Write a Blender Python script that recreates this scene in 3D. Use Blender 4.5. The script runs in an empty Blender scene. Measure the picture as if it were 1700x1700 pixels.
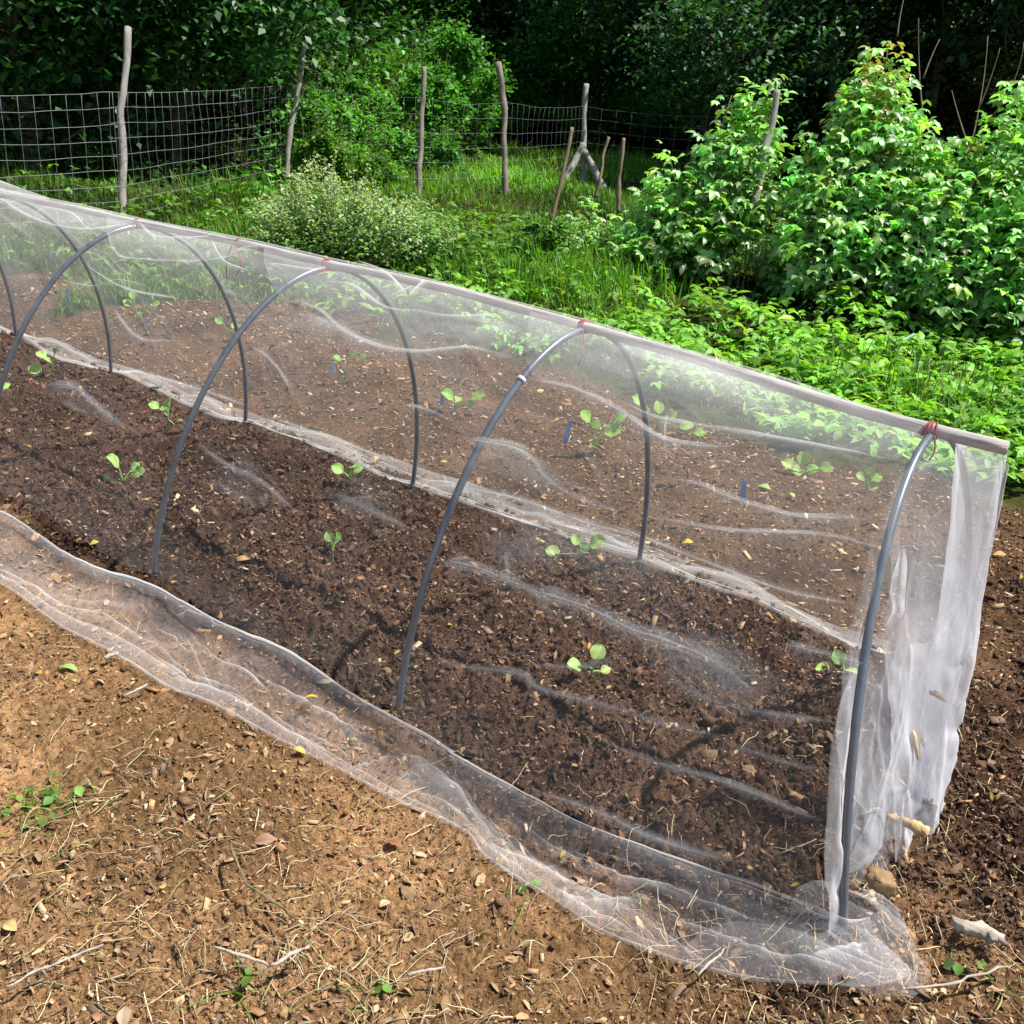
import bpy, math
import numpy as np
from math import radians as R

rng = np.random.default_rng(7)
C = bpy.context.scene.collection
scene = bpy.context.scene

# ------------------------------------------------------------------ camera geometry
F_PX, PITCH, ROLL, YAW = 1579.4, 0.380717, 0.080064, -0.630712
CAM = np.array([1.43119, -2.13390, 1.41319])
_fw = np.array([math.sin(YAW)*math.cos(PITCH), math.cos(YAW)*math.cos(PITCH), -math.sin(PITCH)])
_r0 = np.array([math.cos(YAW), -math.sin(YAW), 0.0])
_u0 = np.cross(_r0, _fw)
RT = math.cos(ROLL)*_r0 + math.sin(ROLL)*_u0
UP = -math.sin(ROLL)*_r0 + math.cos(ROLL)*_u0
FWD2 = np.array([math.sin(YAW), math.cos(YAW)])      # horizontal directions
RGT2 = np.array([math.cos(YAW), -math.sin(YAW)])

def ray(px, py):
    return _fw + (px-850)/F_PX*RT - (py-850)/F_PX*UP

def G(px, py, z=0.0):                                 # where a sight line meets the level z
    d = ray(px, py)
    return CAM + d*((z-CAM[2])/d[2])

def onY0(px, py):                                     # where it meets the tunnel's middle plane
    d = ray(px, py)
    return CAM + d*((0-CAM[1])/d[1])

def S(a, b, x):
    t = np.clip((x-a)/(b-a), 0, 1)
    return t*t*(3-2*t)

def terrain(x, y):
    x = np.asarray(x, float); y = np.asarray(y, float)
    a = (x-CAM[0])*FWD2[0] + (y-CAM[1])*FWD2[1]
    b = (x-CAM[0])*RGT2[0] + (y-CAM[1])*RGT2[1]
    z = 0.42*S(5.0, 8.8, a)*S(1.6, 3.6, y) + 0.16*S(8.8, 12.5, a) + 0.034*np.clip(a-12, 0, 13)
    z = z + 9.0*S(23, 42, a)
    z = z + 1.6*S(12.8, 19, a)*S(-0.9, -2.6, b)
    z = z + 3.0*S(14.5, 22, a)*S(3.2, 6.5, b)
    z = z + 30*S(40, 90, a)
    return z

def Gt(px, py):                                       # where a sight line meets the terrain
    d = ray(px, py)
    t = np.exp(np.linspace(math.log(1.2), math.log(90), 4000))
    P = CAM[None] + d[None]*t[:, None]
    h = P[:, 2]-terrain(P[:, 0], P[:, 1])
    i = np.argmax(h < 0)
    return P[i]

def depth(P):
    return float((np.asarray(P)-CAM) @ _fw)

# ------------------------------------------------------------------ noise
def _hash(ix, iy, seed):
    h = (ix.astype(np.int64)*374761393 + iy.astype(np.int64)*668265263 + seed*974634777) & 0xFFFFFFFF
    h = ((h ^ (h >> 13))*1274126177) & 0xFFFFFFFF
    h = h ^ (h >> 16)
    return (h & 0xFFFF)/65535.0

def vnoise(x, y, seed=0):
    x = np.asarray(x, float); y = np.asarray(y, float)
    ix = np.floor(x); iy = np.floor(y)
    fx = x-ix; fy = y-iy
    fx = fx*fx*(3-2*fx); fy = fy*fy*(3-2*fy)
    a = _hash(ix, iy, seed); b = _hash(ix+1, iy, seed); c = _hash(ix, iy+1, seed); d = _hash(ix+1, iy+1, seed)
    return (a*(1-fx)+b*fx)*(1-fy) + (c*(1-fx)+d*fx)*fy - 0.5

def fbm(x, y, oct=4, seed=0, gain=0.5):
    s = 0; amp = 1.0
    for o in range(oct):
        cx, sx = math.cos(0.6*o+0.3), math.sin(0.6*o+0.3)
        s = s + amp*vnoise((x*cx-y*sx)*2**o+17.3*o, (x*sx+y*cx)*2**o-9.1*o, seed+o*13)
        amp *= gain
    return s

# ------------------------------------------------------------------ ground height and zones
def bed_edge(x):
    return 0.60 + 0.10*fbm(x*1.7, x*0+3.1, 3, 5)

def compost_mask(x, y):
    n = fbm(x*4, y*4, 4, 21)
    e = 0.69 + 0.16*n
    m = S(e+0.05, e-0.05, np.abs(y))*S(1.28+0.2*n, 1.10+0.2*n, x)
    right = S(1.02, 1.16, x+0.2*n)*S(-0.48, -0.15, y+0.3*n)*S(3.4, 2.6, y)*(0.9+0.4*n)
    return np.maximum(m, right)

GB = np.array(sorted([tuple(Gt(*q)[:2]) for q in ((60, 520), (200, 487), (340, 492), (480, 500), (640, 545), (800, 565), (930, 600), (1060, 650), (1300, 740), (1480, 775), (1700, 825))]))
GB = np.vstack([[(-9.5, GB[0, 1]-.4)], GB, [(GB[-1, 0]+.8, GB[-1, 1]+.5), (3, 4.2), (6, 9)]])
def grass_mask(x, y):
    g = np.interp(x, GB[:, 0], GB[:, 1])
    n = fbm(x*2.2, y*2.2, 4, 33)
    m = S(-0.15, 0.15, y-g+0.5*n)
    left = S(-7.5, -8.5, x)
    return np.maximum(m, left)

def ground_z(x, y, fine=True):
    x = np.asarray(x, float); y = np.asarray(y, float)
    a = (x-CAM[0])*FWD2[0] + (y-CAM[1])*FWD2[1]
    near = S(11, 7, a)
    z = terrain(x, y)
    cm = compost_mask(x, y)
    bed = S(0.86, 0.50, np.abs(y))*S(1.30, 1.08, x)
    z = z + 0.035*bed - 0.03 - 0.012*S(-0.6, -0.8, y)
    z = z + near*0.05*fbm(x*1.6, y*1.6, 3, 2)
    # furrow beyond the tunnel and raised row behind it
    z = z + near*0.05*np.exp(-((y-1.75)/0.42)**2)*S(1.6, 1.0, x) - 0.03*np.exp(-((y-1.0)/0.25)**2)*near
    z = z + near*0.07*S(1.15, 1.5, x)*S(0.1, 0.5, y)*(0.5+fbm(x*3, y*3, 3, 8))
    far = 1-near
    z = z + far*0.25*fbm(x*0.7, y*0.7, 4, 55)
    if fine:
        rough = 0.6+0.9*cm
        b = fbm(x*14, y*14, 3, 3)
        z = z + near*(0.013+0.024*cm)*b
        r = fbm(x*45, y*45, 3, 9)
        z = z + near*(0.011+0.009*cm)*np.abs(r)*2
        z = z + near*rough*0.006*fbm(x*130, y*130, 2, 14)
    return z

# ------------------------------------------------------------------ mesh helpers
def mesh_np(name, V, Q=None, T=None, mat=None, col=None, smooth=False, parent=None, uv=None, link=True):
    V = np.asarray(V, np.float32).reshape(-1, 3)
    me = bpy.data.meshes.new(name)
    nq = 0 if Q is None else len(Q); nt = 0 if T is None else len(T)
    me.vertices.add(len(V)); me.vertices.foreach_set('co', V.ravel())
    loops = []
    if nq: loops.append(np.asarray(Q, np.int32).ravel())
    if nt: loops.append(np.asarray(T, np.int32).ravel())
    L = np.concatenate(loops)
    me.loops.add(len(L)); me.loops.foreach_set('vertex_index', L)
    starts = np.concatenate([np.arange(nq)*4, nq*4+np.arange(nt)*3]).astype(np.int32)
    me.polygons.add(nq+nt); me.polygons.foreach_set('loop_start', starts)
    if smooth: me.polygons.foreach_set('use_smooth', np.ones(nq+nt, bool))
    me.update(calc_edges=True)
    if col is not None:
        at = me.color_attributes.new('col', 'FLOAT_COLOR', 'POINT')
        c4 = np.ones((len(V), 4), np.float32); c4[:, :3] = col
        at.data.foreach_set('color', c4.ravel())
    if mat: me.materials.append(mat)
    if not link: return me
    o = bpy.data.objects.new(name, me); C.objects.link(o)
    if parent: o.parent = parent
    return o

def grid_quads(nu, nv, wrap_u=False):
    i = np.arange(nu if wrap_u else nu-1); j = np.arange(nv-1)
    I, J = np.meshgrid(i, j, indexing='ij')
    I2 = (I+1) % nu
    return np.stack([I*nv+J, I2*nv+J, I2*nv+J+1, I*nv+J+1], -1).reshape(-1, 4)

def tube_np(P, rad, n=8, cap=True):
    P = np.asarray(P, float); m = len(P)
    rad = np.broadcast_to(np.asarray(rad, float), (m,))
    t = np.gradient(P, axis=0); t /= np.linalg.norm(t, axis=1)[:, None]+1e-12
    ref = np.array([0.31, 0.17, 0.93])
    if abs(t[m//2] @ ref) > 0.9: ref = np.array([0.9, 0.3, 0.1])
    u = np.cross(t, ref); u /= np.linalg.norm(u, axis=1)[:, None]
    v = np.cross(t, u)
    an = np.arange(n)/n*2*math.pi
    ring = P[:, None] + rad[:, None, None]*(np.cos(an)[None, :, None]*u[:, None] + np.sin(an)[None, :, None]*v[:, None])
    V = ring.reshape(-1, 3)
    I, J = np.meshgrid(np.arange(m-1), np.arange(n), indexing='ij')
    J2 = (J+1) % n
    Q = np.stack([I*n+J, I*n+J2, (I+1)*n+J2, (I+1)*n+J], -1).reshape(-1, 4)
    T = np.zeros((0, 3), int)
    if cap:
        V = np.vstack([V, P[:1], P[-1:]])
        k = len(V)-2
        j = np.arange(n); j2 = (j+1) % n
        T = np.vstack([np.stack([np.full(n, k), j2, j], -1), np.stack([np.full(n, k+1), (m-1)*n+j, (m-1)*n+j2], -1)])
    return V, Q, T

class Acc:
    def __init__(s): s.V = []; s.Q = []; s.T = []; s.c = []; s.n = 0
    def add(s, V, Q=None, T=None, col=None):
        V = np.asarray(V, float).reshape(-1, 3)
        if Q is not None and len(Q): s.Q.append(np.asarray(Q)+s.n)
        if T is not None and len(T): s.T.append(np.asarray(T)+s.n)
        s.V.append(V); s.n += len(V)
        if col is not None: s.c.append(np.broadcast_to(np.asarray(col, float), (len(V), 3)))
    def tube(s, P, rad, n=6, col=None): s.add(*tube_np(P, rad, n), col=col)
    def build(s, name, mat, parent=None, smooth=False, link=True):
        return mesh_np(name, np.vstack(s.V), np.vstack(s.Q) if s.Q else None, np.vstack(s.T) if s.T else None, mat,
                       np.vstack(s.c) if s.c else None, smooth, parent, link=link)

def rot_frames(n, heading, pitch, roll):
    """frames whose local x points along heading (tilted by pitch), local z is the leaf normal"""
    ch, sh, cp, sp, cr, sr = np.cos(heading), np.sin(heading), np.cos(pitch), np.sin(pitch), np.cos(roll), np.sin(roll)
    X = np.stack([ch*cp, sh*cp, sp], -1)
    Y0 = np.stack([-sh, ch, np.zeros_like(ch)], -1)
    Z0 = np.cross(X, Y0)
    Y = Y0*cr[:, None] + Z0*sr[:, None]
    Z = np.cross(X, Y)
    return np.stack([X, Y, Z], -1)

def scatter(tv, tq, pos, rot, scale, col, tint=None):
    """many copies of one template in a single vertex array"""
    N = len(pos); n = len(tv)
    scale = np.asarray(scale, float)
    if scale.ndim == 1: scale = scale[:, None].repeat(3, 1)
    loc = tv[None]*scale[:, None, :]
    V = np.einsum('nij,nkj->nki', rot, loc) + pos[:, None]
    Q = (tq[None] + (np.arange(N)*n)[:, None, None]).reshape(-1, tq.shape[1])
    c = np.repeat(col[:, None], n, 1)
    if tint is not None: c = c*tint[None, :, None]
    return V.reshape(-1, 3), Q, c.reshape(-1, 3)

def leaf_template(wid, fold=0.25, droop=0.25, prof=(0.0, 0.75, 1.0, 0.7, 0.0)):
    """a leaf 1 long along x, folded along its midrib and bending down to its tip"""
    k = len(prof); V = []
    for i, w in enumerate(prof):
        t = i/(k-1); z = -droop*t*t
        h = max(w*wid*0.5, 0.004)
        V += [(t, -h, z+fold*h), (t, 0, z), (t, h, z+fold*h)]
    Q = []
    for i in range(k-1):
        a = 3*i; b = a+3
        Q += [(a, b, b+1, a+1), (a+1, b+1, b+2, a+2)]
    return np.array(V, float), np.array(Q)

def compound(base, n3=3, spread=1.15, side=0.75):
    """a leaf of three (or five) leaflets on a short stalk"""
    tv, tq = base; V = []; Q = []; k = 0
    angs = [0] + [s*spread*(1 if j == 0 else 1.9) for j in range((n3-1)//2) for s in (-1, 1)]
    for i, a in enumerate(angs):
        sc = 0.62 if i == 0 else 0.62*side
        c, s = math.cos(a), math.sin(a)
        v = tv*sc
        off = 0.38 if i == 0 else 0.30
        w = np.stack([v[:, 0]*c-v[:, 1]*s+off, v[:, 0]*s+v[:, 1]*c, v[:, 2]], -1)
        w[:, 2] -= 0.12*(w[:, 0]-off)**2
        V.append(w); Q.append(tq+k); k += len(v)
    V.append(np.array([(0, -0.01, 0), (0, 0.01, 0), (0.4, 0.01, 0), (0.4, -0.01, 0)])); Q.append(np.array([[0, 1, 2, 3]])+k)
    return np.vstack(V), np.vstack(Q)

OVATE = leaf_template(0.62, 0.35, 0.3)
ROUND = leaf_template(0.85, 0.25, 0.15, (0.15, 0.8, 1.0, 0.95, 0.6, 0.05))
NARROW = leaf_template(0.34, 0.3, 0.3)
LOBED = leaf_template(0.9, 0.3, 0.3, (0.3, 1.0, 0.75, 0.85, 0.3, 0.0))
SIMPLE = (np.array([(0, 0, 0), (0.45, -0.3, 0.06), (1, 0, -0.15), (0.45, 0.3, 0.06), (0.5, 0, 0)], float), np.array([(0, 1, 4, 3), (1, 2, 3, 4)]))
SIMPLE = (np.array([(0, 0, 0), (0.4, -0.3, 0.08), (0.45, 0, 0), (0.4, 0.3, 0.08), (1, 0, -0.18)], float), np.array([(0, 1, 2, 2), (0, 2, 3, 3)]))
SIMPLE = (np.array([(0, 0, 0), (0.45, -0.32, 0.07), (1, 0, -0.16), (0.45, 0.32, 0.07)], float), np.array([(0, 1, 2, 3)]))
RASP = compound(OVATE, 3, 1.2, 0.8)
RASP5 = compound(OVATE, 5, 1.0, 0.75)

# ------------------------------------------------------------------ tagging
def tag(o, label=None, cat=None, group=None, kind=None):
    if label: o['label'] = label
    if cat: o['category'] = cat
    if group: o['group'] = group
    if kind: o['kind'] = kind
    return o

def empty(name, loc, label, cat, group=None):
    o = bpy.data.objects.new(name, None); C.objects.link(o)
    o.location = loc; o.empty_display_size = 0.1
    return tag(o, label, cat, group)

# ------------------------------------------------------------------ materials
def new_mat(name):
    m = bpy.data.materials.new(name); m.use_nodes = True
    nt = m.node_tree; nt.nodes.clear()
    out = nt.nodes.new('ShaderNodeOutputMaterial')
    return m, nt, out

def N(nt, typ, **kw):
    n = nt.nodes.new(typ)
    for k, v in kw.items():
        if k in n.inputs.keys() if isinstance(k, str) else False: n.inputs[k].default_value = v
        else: setattr(n, k, v)
    return n

def math_node(nt, op, a, b=None):
    n = nt.nodes.new('ShaderNodeMath'); n.operation = op
    for i, v in enumerate((a, b)):
        if v is None: continue
        if isinstance(v, (int, float)): n.inputs[i].default_value = v
        else: nt.links.new(v, n.inputs[i])
    return n.outputs[0]

def noise_node(nt, scale, detail=4, rough=0.6, coord=None):
    n = nt.nodes.new('ShaderNodeTexNoise')
    n.inputs['Scale'].default_value = scale; n.inputs['Detail'].default_value = detail; n.inputs['Roughness'].default_value = rough
    if coord is not None: nt.links.new(coord, n.inputs['Vector'])
    return n

def ramp(nt, fac, stops):
    n = nt.nodes.new('ShaderNodeValToRGB')
    el = n.color_ramp.elements
    while len(el) < len(stops): el.new(0.5)
    for e, (p, c) in zip(el, stops):
        e.position = p; e.color = (*c, 1) if len(c) == 3 else c
    nt.links.new(fac, n.inputs[0])
    return n.outputs[0]

def mixcol(nt, fac, a, b, mode='MIX'):
    n = nt.nodes.new('ShaderNodeMix'); n.data_type = 'RGBA'; n.blend_type = mode
    if isinstance(fac, (int, float)): n.inputs[0].default_value = fac
    else: nt.links.new(fac, n.inputs[0])
    for s, v in ((n.inputs[6], a), (n.inputs[7], b)):
        if isinstance(v, tuple): s.default_value = (*v, 1)
        else: nt.links.new(v, s)
    return n.outputs[2]

def leaf_mat(name, trans=0.35, rough=0.45, gain=1.0, spec=0.5, tcol=(1.25, 1.3, 0.45)):
    m, nt, out = new_mat(name)
    at = nt.nodes.new('ShaderNodeAttribute'); at.attribute_name = 'col'
    geo = nt.nodes.new('ShaderNodeNewGeometry')
    nz = noise_node(nt, 30, 2, 0.5, geo.outputs['Position'])
    v = ramp(nt, nz.outputs['Fac'], [(0.3, (0.75*gain,)*3), (0.7, (1.2*gain,)*3)])
    base = mixcol(nt, 1.0, at.outputs['Color'], v, 'MULTIPLY')
    p = nt.nodes.new('ShaderNodeBsdfPrincipled')
    p.inputs['Roughness'].default_value = rough
    p.inputs['Specular IOR Level'].default_value = spec
    nt.links.new(base, p.inputs['Base Color'])
    tr = nt.nodes.new('ShaderNodeBsdfTranslucent')
    tc = mixcol(nt, 1.0, base, tcol, 'MULTIPLY')
    nt.links.new(tc, tr.inputs['Color'])
    mx = nt.nodes.new('ShaderNodeMixShader'); mx.inputs[0].default_value = trans
    nt.links.new(p.outputs[0], mx.inputs[1]); nt.links.new(tr.outputs[0], mx.inputs[2])
    nt.links.new(mx.outputs[0], out.inputs['Surface'])
    return m

def plain_mat(name, color, rough=0.6, spec=0.4, vary=0.25, scale=20, stretch=None, bump=0.0, use_col=False):
    m, nt, out = new_mat(name)
    tc = nt.nodes.new('ShaderNodeTexCoord')
    co = tc.outputs['Object']
    if stretch:
        mp = nt.nodes.new('ShaderNodeMapping'); mp.inputs['Scale'].default_value = stretch
        nt.links.new(co, mp.inputs['Vector']); co = mp.outputs[0]
    nz = noise_node(nt, scale, 5, 0.65, co)
    v = ramp(nt, nz.outputs['Fac'], [(0.25, (1-vary,)*3), (0.75, (1+vary,)*3)])
    if use_col:
        at = nt.nodes.new('ShaderNodeAttribute'); at.attribute_name = 'col'
        base = mixcol(nt, 1.0, at.outputs['Color'], v, 'MULTIPLY')
    else:
        base = mixcol(nt, 1.0, tuple(color), v, 'MULTIPLY')
    p = nt.nodes.new('ShaderNodeBsdfPrincipled')
    p.inputs['Roughness'].default_value = rough; p.inputs['Specular IOR Level'].default_value = spec
    nt.links.new(base, p.inputs['Base Color'])
    if bump:
        b = nt.nodes.new('ShaderNodeBump'); b.inputs['Strength'].default_value = bump; b.inputs['Distance'].default_value = 0.01
        nt.links.new(nz.outputs['Fac'], b.inputs['Height']); nt.links.new(b.outputs[0], p.inputs['Normal'])
    nt.links.new(p.outputs[0], out.inputs['Surface'])
    return m

def net_mat(name, cover=0.10, noise_amt=0.5, col=(0.86, 0.87, 0.87), trans=0.5, dens=False, grain=.55):
    """fine woven mesh: each layer covers a share of what lies behind it, more where it is seen edge on, as threads do"""
    m, nt, out = new_mat(name)
    lw = nt.nodes.new('ShaderNodeLayerWeight'); lw.inputs['Blend'].default_value = 0.5
    cs = math_node(nt, 'MAXIMUM', math_node(nt, 'SUBTRACT', 1.0, lw.outputs['Facing']), 0.17)
    ex = math_node(nt, 'DIVIDE', 1.0, cs)
    tc = nt.nodes.new('ShaderNodeTexCoord')
    n1 = noise_node(nt, 7, 3, 0.6, tc.outputs['Object'])
    n2 = noise_node(nt, 330, 2, 0.7, tc.outputs['Object'])
    g2 = ramp(nt, n2.outputs['Fac'], [(0.34, (0.5-.5*grain,)*3), (0.68, (.5+.62*grain,)*3)])
    mod = math_node(nt, 'ADD', math_node(nt, 'MULTIPLY', n1.outputs['Fac'], 1.0), g2)
    mod = math_node(nt, 'ADD', 1.0-noise_amt, math_node(nt, 'MULTIPLY', mod, noise_amt))
    c = math_node(nt, 'MULTIPLY', mod, cover)
    if dens:
        at = nt.nodes.new('ShaderNodeAttribute'); at.attribute_name = 'col'
        c = math_node(nt, 'MULTIPLY', c, at.outputs['Fac'])
    c = math_node(nt, 'MINIMUM', c, 0.85)
    op = math_node(nt, 'SUBTRACT', 1.0, math_node(nt, 'POWER', math_node(nt, 'SUBTRACT', 1.0, c), ex))
    d = nt.nodes.new('ShaderNodeBsdfDiffuse'); d.inputs['Color'].default_value = (*col, 1)
    t = nt.nodes.new('ShaderNodeBsdfTranslucent'); t.inputs['Color'].default_value = (*col, 1)
    a = nt.nodes.new('ShaderNodeMixShader'); a.inputs[0].default_value = trans
    nt.links.new(d.outputs[0], a.inputs[1]); nt.links.new(t.outputs[0], a.inputs[2])
    tp = nt.nodes.new('ShaderNodeBsdfTransparent')
    mx = nt.nodes.new('ShaderNodeMixShader')
    nt.links.new(op, mx.inputs[0]); nt.links.new(tp.outputs[0], mx.inputs[1]); nt.links.new(a.outputs[0], mx.inputs[2])
    nt.links.new(mx.outputs[0], out.inputs['Surface'])
    return m

def soil_mat():
    m, nt, out = new_mat('soil')
    at = nt.nodes.new('ShaderNodeAttribute'); at.attribute_name = 'col'
    geo = nt.nodes.new('ShaderNodeNewGeometry')
    P = geo.outputs['Position']
    n1 = noise_node(nt, 55, 6, 0.7, P); n2 = noise_node(nt, 9, 5, 0.6, P); n3 = noise_node(nt, 260, 3, 0.7, P)
    v1 = ramp(nt, n1.outputs['Fac'], [(0.25, (0.35, 0.33, 0.33)), (0.5, (0.95,)*3), (0.78, (1.7, 1.65, 1.6))])
    v2 = ramp(nt, n2.outputs['Fac'], [(0.3, (0.72, 0.70, 0.70)), (0.7, (1.25, 1.22, 1.2))])
    v3 = ramp(nt, n3.outputs['Fac'], [(0.3, (0.55,)*3), (0.7, (1.5,)*3)])
    c = mixcol(nt, 1.0, at.outputs['Color'], v1, 'MULTIPLY')
    c = mixcol(nt, 1.0, c, v2, 'MULTIPLY'); c = mixcol(nt, 1.0, c, v3, 'MULTIPLY')
    p = nt.nodes.new('ShaderNodeBsdfPrincipled'); p.inputs['Roughness'].default_value = 1.0; p.inputs['Specular IOR Level'].default_value = 0.0
    nt.links.new(c, p.inputs['Base Color'])
    hs = math_node(nt, 'ADD', n1.outputs['Fac'], math_node(nt, 'MULTIPLY', n3.outputs['Fac'], 0.4))
    b = nt.nodes.new('ShaderNodeBump'); b.inputs['Strength'].default_value = 0.9; b.inputs['Distance'].default_value = 0.012
    nt.links.new(hs, b.inputs['Height']); nt.links.new(b.outputs[0], p.inputs['Normal'])
    nt.links.new(p.outputs[0], out.inputs['Surface'])
    return m

M = {}
M['soil'] = soil_mat()
M['crumb'] = plain_mat('soil_crumb', (1, 1, 1), 0.95, 0.15, 0.5, 120, use_col=True, bump=0.5)
M['litter'] = plain_mat('dry_litter', (1, 1, 1), 0.75, 0.25, 0.35, 90, use_col=True)
M['leaf'] = leaf_mat('leaf_green', 0.40, 0.5, 1.0, 0.30)
M['leaf_gloss'] = leaf_mat('leaf_glossy', 0.36, 0.42, 1.0, 0.65)
M['leaf_dark'] = leaf_mat('leaf_forest', 0.25, 0.5, 1.0, 0.35)
M['grass'] = leaf_mat('grass_blade', 0.4, 0.5, 1.0, 0.35)
M['seedling'] = leaf_mat('seedling_leaf', 0.35, 0.5, 1.0, 0.35, (1.1, 1.2, 0.6))
M['dryleaf'] = leaf_mat('fallen_leaf', 0.3, 0.6, 1.0, 0.3, (1.1, 1.0, 0.6))
M['net'] = net_mat('insect_mesh', 0.042, 0.6)
M['net_far'] = net_mat('insect_mesh_far', 0.046, 0.6)
M['net2'] = net_mat('insect_mesh_doubled', 0.066, 0.8)
M['net_skirt'] = net_mat('insect_mesh_loose', 0.070, 0.9, (0.86, 0.86, 0.90), grain=.4)
M['net_end'] = net_mat('insect_mesh_gathered', 0.29, 0.7, (0.86, 0.86, 0.90), dens=True, grain=.25)
M['net_fold'] = net_mat('insect_mesh_creased', 0.27, 0.95, dens=True)
M['net_soft'] = net_mat('insect_mesh_fold_sheen', 0.20, 1.0, dens=True, grain=1.0)  # soft folds, and the sheen painted over the net
M['net_hem'] = net_mat('insect_mesh_hem', 0.42, 0.5)
M['pipe'] = plain_mat('grey_pipe', (0.095, 0.112, 0.136), 0.33, 0.9, 0.3, 25)
M['tape'] = plain_mat('pale_tape', (0.55, 0.56, 0.58), 0.5, 0.4, 0.1, 40)
M['pole'] = plain_mat('weathered_pole', (0.40, 0.37, 0.345), 0.8, 0.25, 0.55, 30, (0.12, 1, 1), 0.6)
M['post'] = plain_mat('weathered_post', (0.19, 0.165, 0.13), 0.9, 0.2, 0.6, 18, (1, 1, 0.12), 0.8)
M['post_pale'] = plain_mat('pale_post', (0.26, 0.245, 0.215), 0.9, 0.2, 0.4, 18, (1, 1, 0.12), 0.8)
M['stake'] = plain_mat('stake_wood', (0.17, 0.13, 0.085), 0.85, 0.2, 0.4, 18, (1, 1, 0.12), 0.8)
M['bark'] = plain_mat('bark', (0.10, 0.085, 0.065), 0.95, 0.1, 0.5, 9, (1, 1, 0.3), 1.0)
M['twig'] = plain_mat('twig', (0.16, 0.13, 0.07), 0.85, 0.2, 0.4, 20)
M['wire'] = plain_mat('galvanised_wire', (0.30, 0.305, 0.30), 0.55, 0.3, 0.3, 15)
M['string'] = plain_mat('red_string', (0.36, 0.07, 0.09), 0.7, 0.3, 0.2, 60)
M['tag_blue'] = plain_mat('blue_plastic', (0.06, 0.17, 0.52), 0.4, 0.5, 0.08, 30)
M['tag_grey'] = plain_mat('grey_plastic', (0.42, 0.45, 0.50), 0.5, 0.4, 0.08, 30)
M['rock'] = plain_mat('rock', (0.30, 0.20, 0.11), 0.95, 0.1, 0.6, 3, None, 1.0)
M['stone'] = plain_mat('stone', (0.26, 0.17, 0.09), 0.9, 0.2, 0.5, 30, None, 0.8)
M['chip'] = plain_mat('split_wood', (0.52, 0.35, 0.18), 0.8, 0.25, 0.35, 30, (0.2, 1, 1), 0.5)
M['driftwood'] = plain_mat('grey_wood', (0.36, 0.31, 0.25), 0.85, 0.2, 0.5, 35, (0.15, 1, 1), 0.7)

# ------------------------------------------------------------------ ground
ad = np.linspace(R(-58), R(58), 1050)
ac = np.linspace(R(58), R(302), 44)[1:-1]
ang = np.concatenate([ad, ac])
rad = np.concatenate([np.exp(np.linspace(math.log(0.25), math.log(0.9), 20))[:-1],
                      np.exp(np.linspace(math.log(0.9), math.log(9.5), 700))[:-1],
                      np.exp(np.linspace(math.log(9.5), math.log(160), 150))])
A_, R_ = np.meshgrid(ang, rad, indexing='ij')
ga = R_*np.cos(A_); gb = R_*np.sin(A_)
gx = CAM[0]+ga*FWD2[0]+gb*RGT2[0]; gy = CAM[1]+ga*FWD2[1]+gb*RGT2[1]
gx = gx.ravel(); gy = gy.ravel()
gz = ground_z(gx, gy)
cm = compost_mask(gx, gy); gm = grass_mask(gx, gy)
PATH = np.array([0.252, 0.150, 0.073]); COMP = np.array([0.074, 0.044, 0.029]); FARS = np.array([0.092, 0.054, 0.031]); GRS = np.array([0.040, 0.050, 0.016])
WOOD_SHADE = np.array([0.010, 0.010, 0.006])  # near-black ground paints in the deep shade under the trees
tone = fbm(gx*2.5, gy*2.5, 4, 77)
big = fbm(gx*1.3+4, gy*1.3, 3, 177)[:, None]
col = PATH[None]*np.clip(1+0.6*tone[:, None]+.6*big, .45, 1.5)
fs = S(0.55, 0.75, gy)[:, None]
col = col*(1-fs) + FARS[None]*(1+0.7*tone[:, None])*fs
nearbed = np.exp(-((gy+0.66)/0.17)**2)[:, None]*0.55
col = col*(1-nearbed)+COMP[None]*1.6*nearbed
col = col*(1-cm[:, None]) + COMP[None]*(1+0.7*tone[:, None])*cm[:, None]
col = col*(1-gm[:, None]) + GRS[None]*(1+0.6*tone[:, None])*gm[:, None]
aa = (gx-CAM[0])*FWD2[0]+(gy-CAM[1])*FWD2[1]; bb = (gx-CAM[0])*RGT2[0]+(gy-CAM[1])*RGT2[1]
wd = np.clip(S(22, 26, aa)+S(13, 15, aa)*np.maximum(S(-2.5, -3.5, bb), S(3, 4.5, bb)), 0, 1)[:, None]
col = col*(1-wd)+WOOD_SHADE[None]*wd
VG = np.stack([gx, gy, gz], -1)
QG = grid_quads(len(ang), len(rad), wrap_u=True)
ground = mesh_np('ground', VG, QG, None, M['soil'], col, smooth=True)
tag(ground, kind='structure')
ground['label'] = 'brown garden soil turning to green meadow and wooded bank behind'

def gz1(x, y): return float(ground_z(np.array([x]), np.array([y]))[0])

# ------------------------------------------------------------------ soil crumbs and litter
t_ = (1+5**0.5)/2
ICO = np.array([(-1, t_, 0), (1, t_, 0), (-1, -t_, 0), (1, -t_, 0), (0, -1, t_), (0, 1, t_), (0, -1, -t_), (0, 1, -t_), (t_, 0, -1), (t_, 0, 1), (-t_, 0, -1), (-t_, 0, 1)])/1.9
ICF = np.array([(0, 11, 5), (0, 5, 1), (0, 1, 7), (0, 7, 10), (0, 10, 11), (1, 5, 9), (5, 11, 4), (11, 10, 2), (10, 7, 6), (7, 1, 8), (3, 9, 4), (3, 4, 2), (3, 2, 6), (3, 6, 8), (3, 8, 9), (4, 9, 5), (2, 4, 11), (6, 2, 10), (8, 6, 7), (9, 8, 1)])

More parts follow.
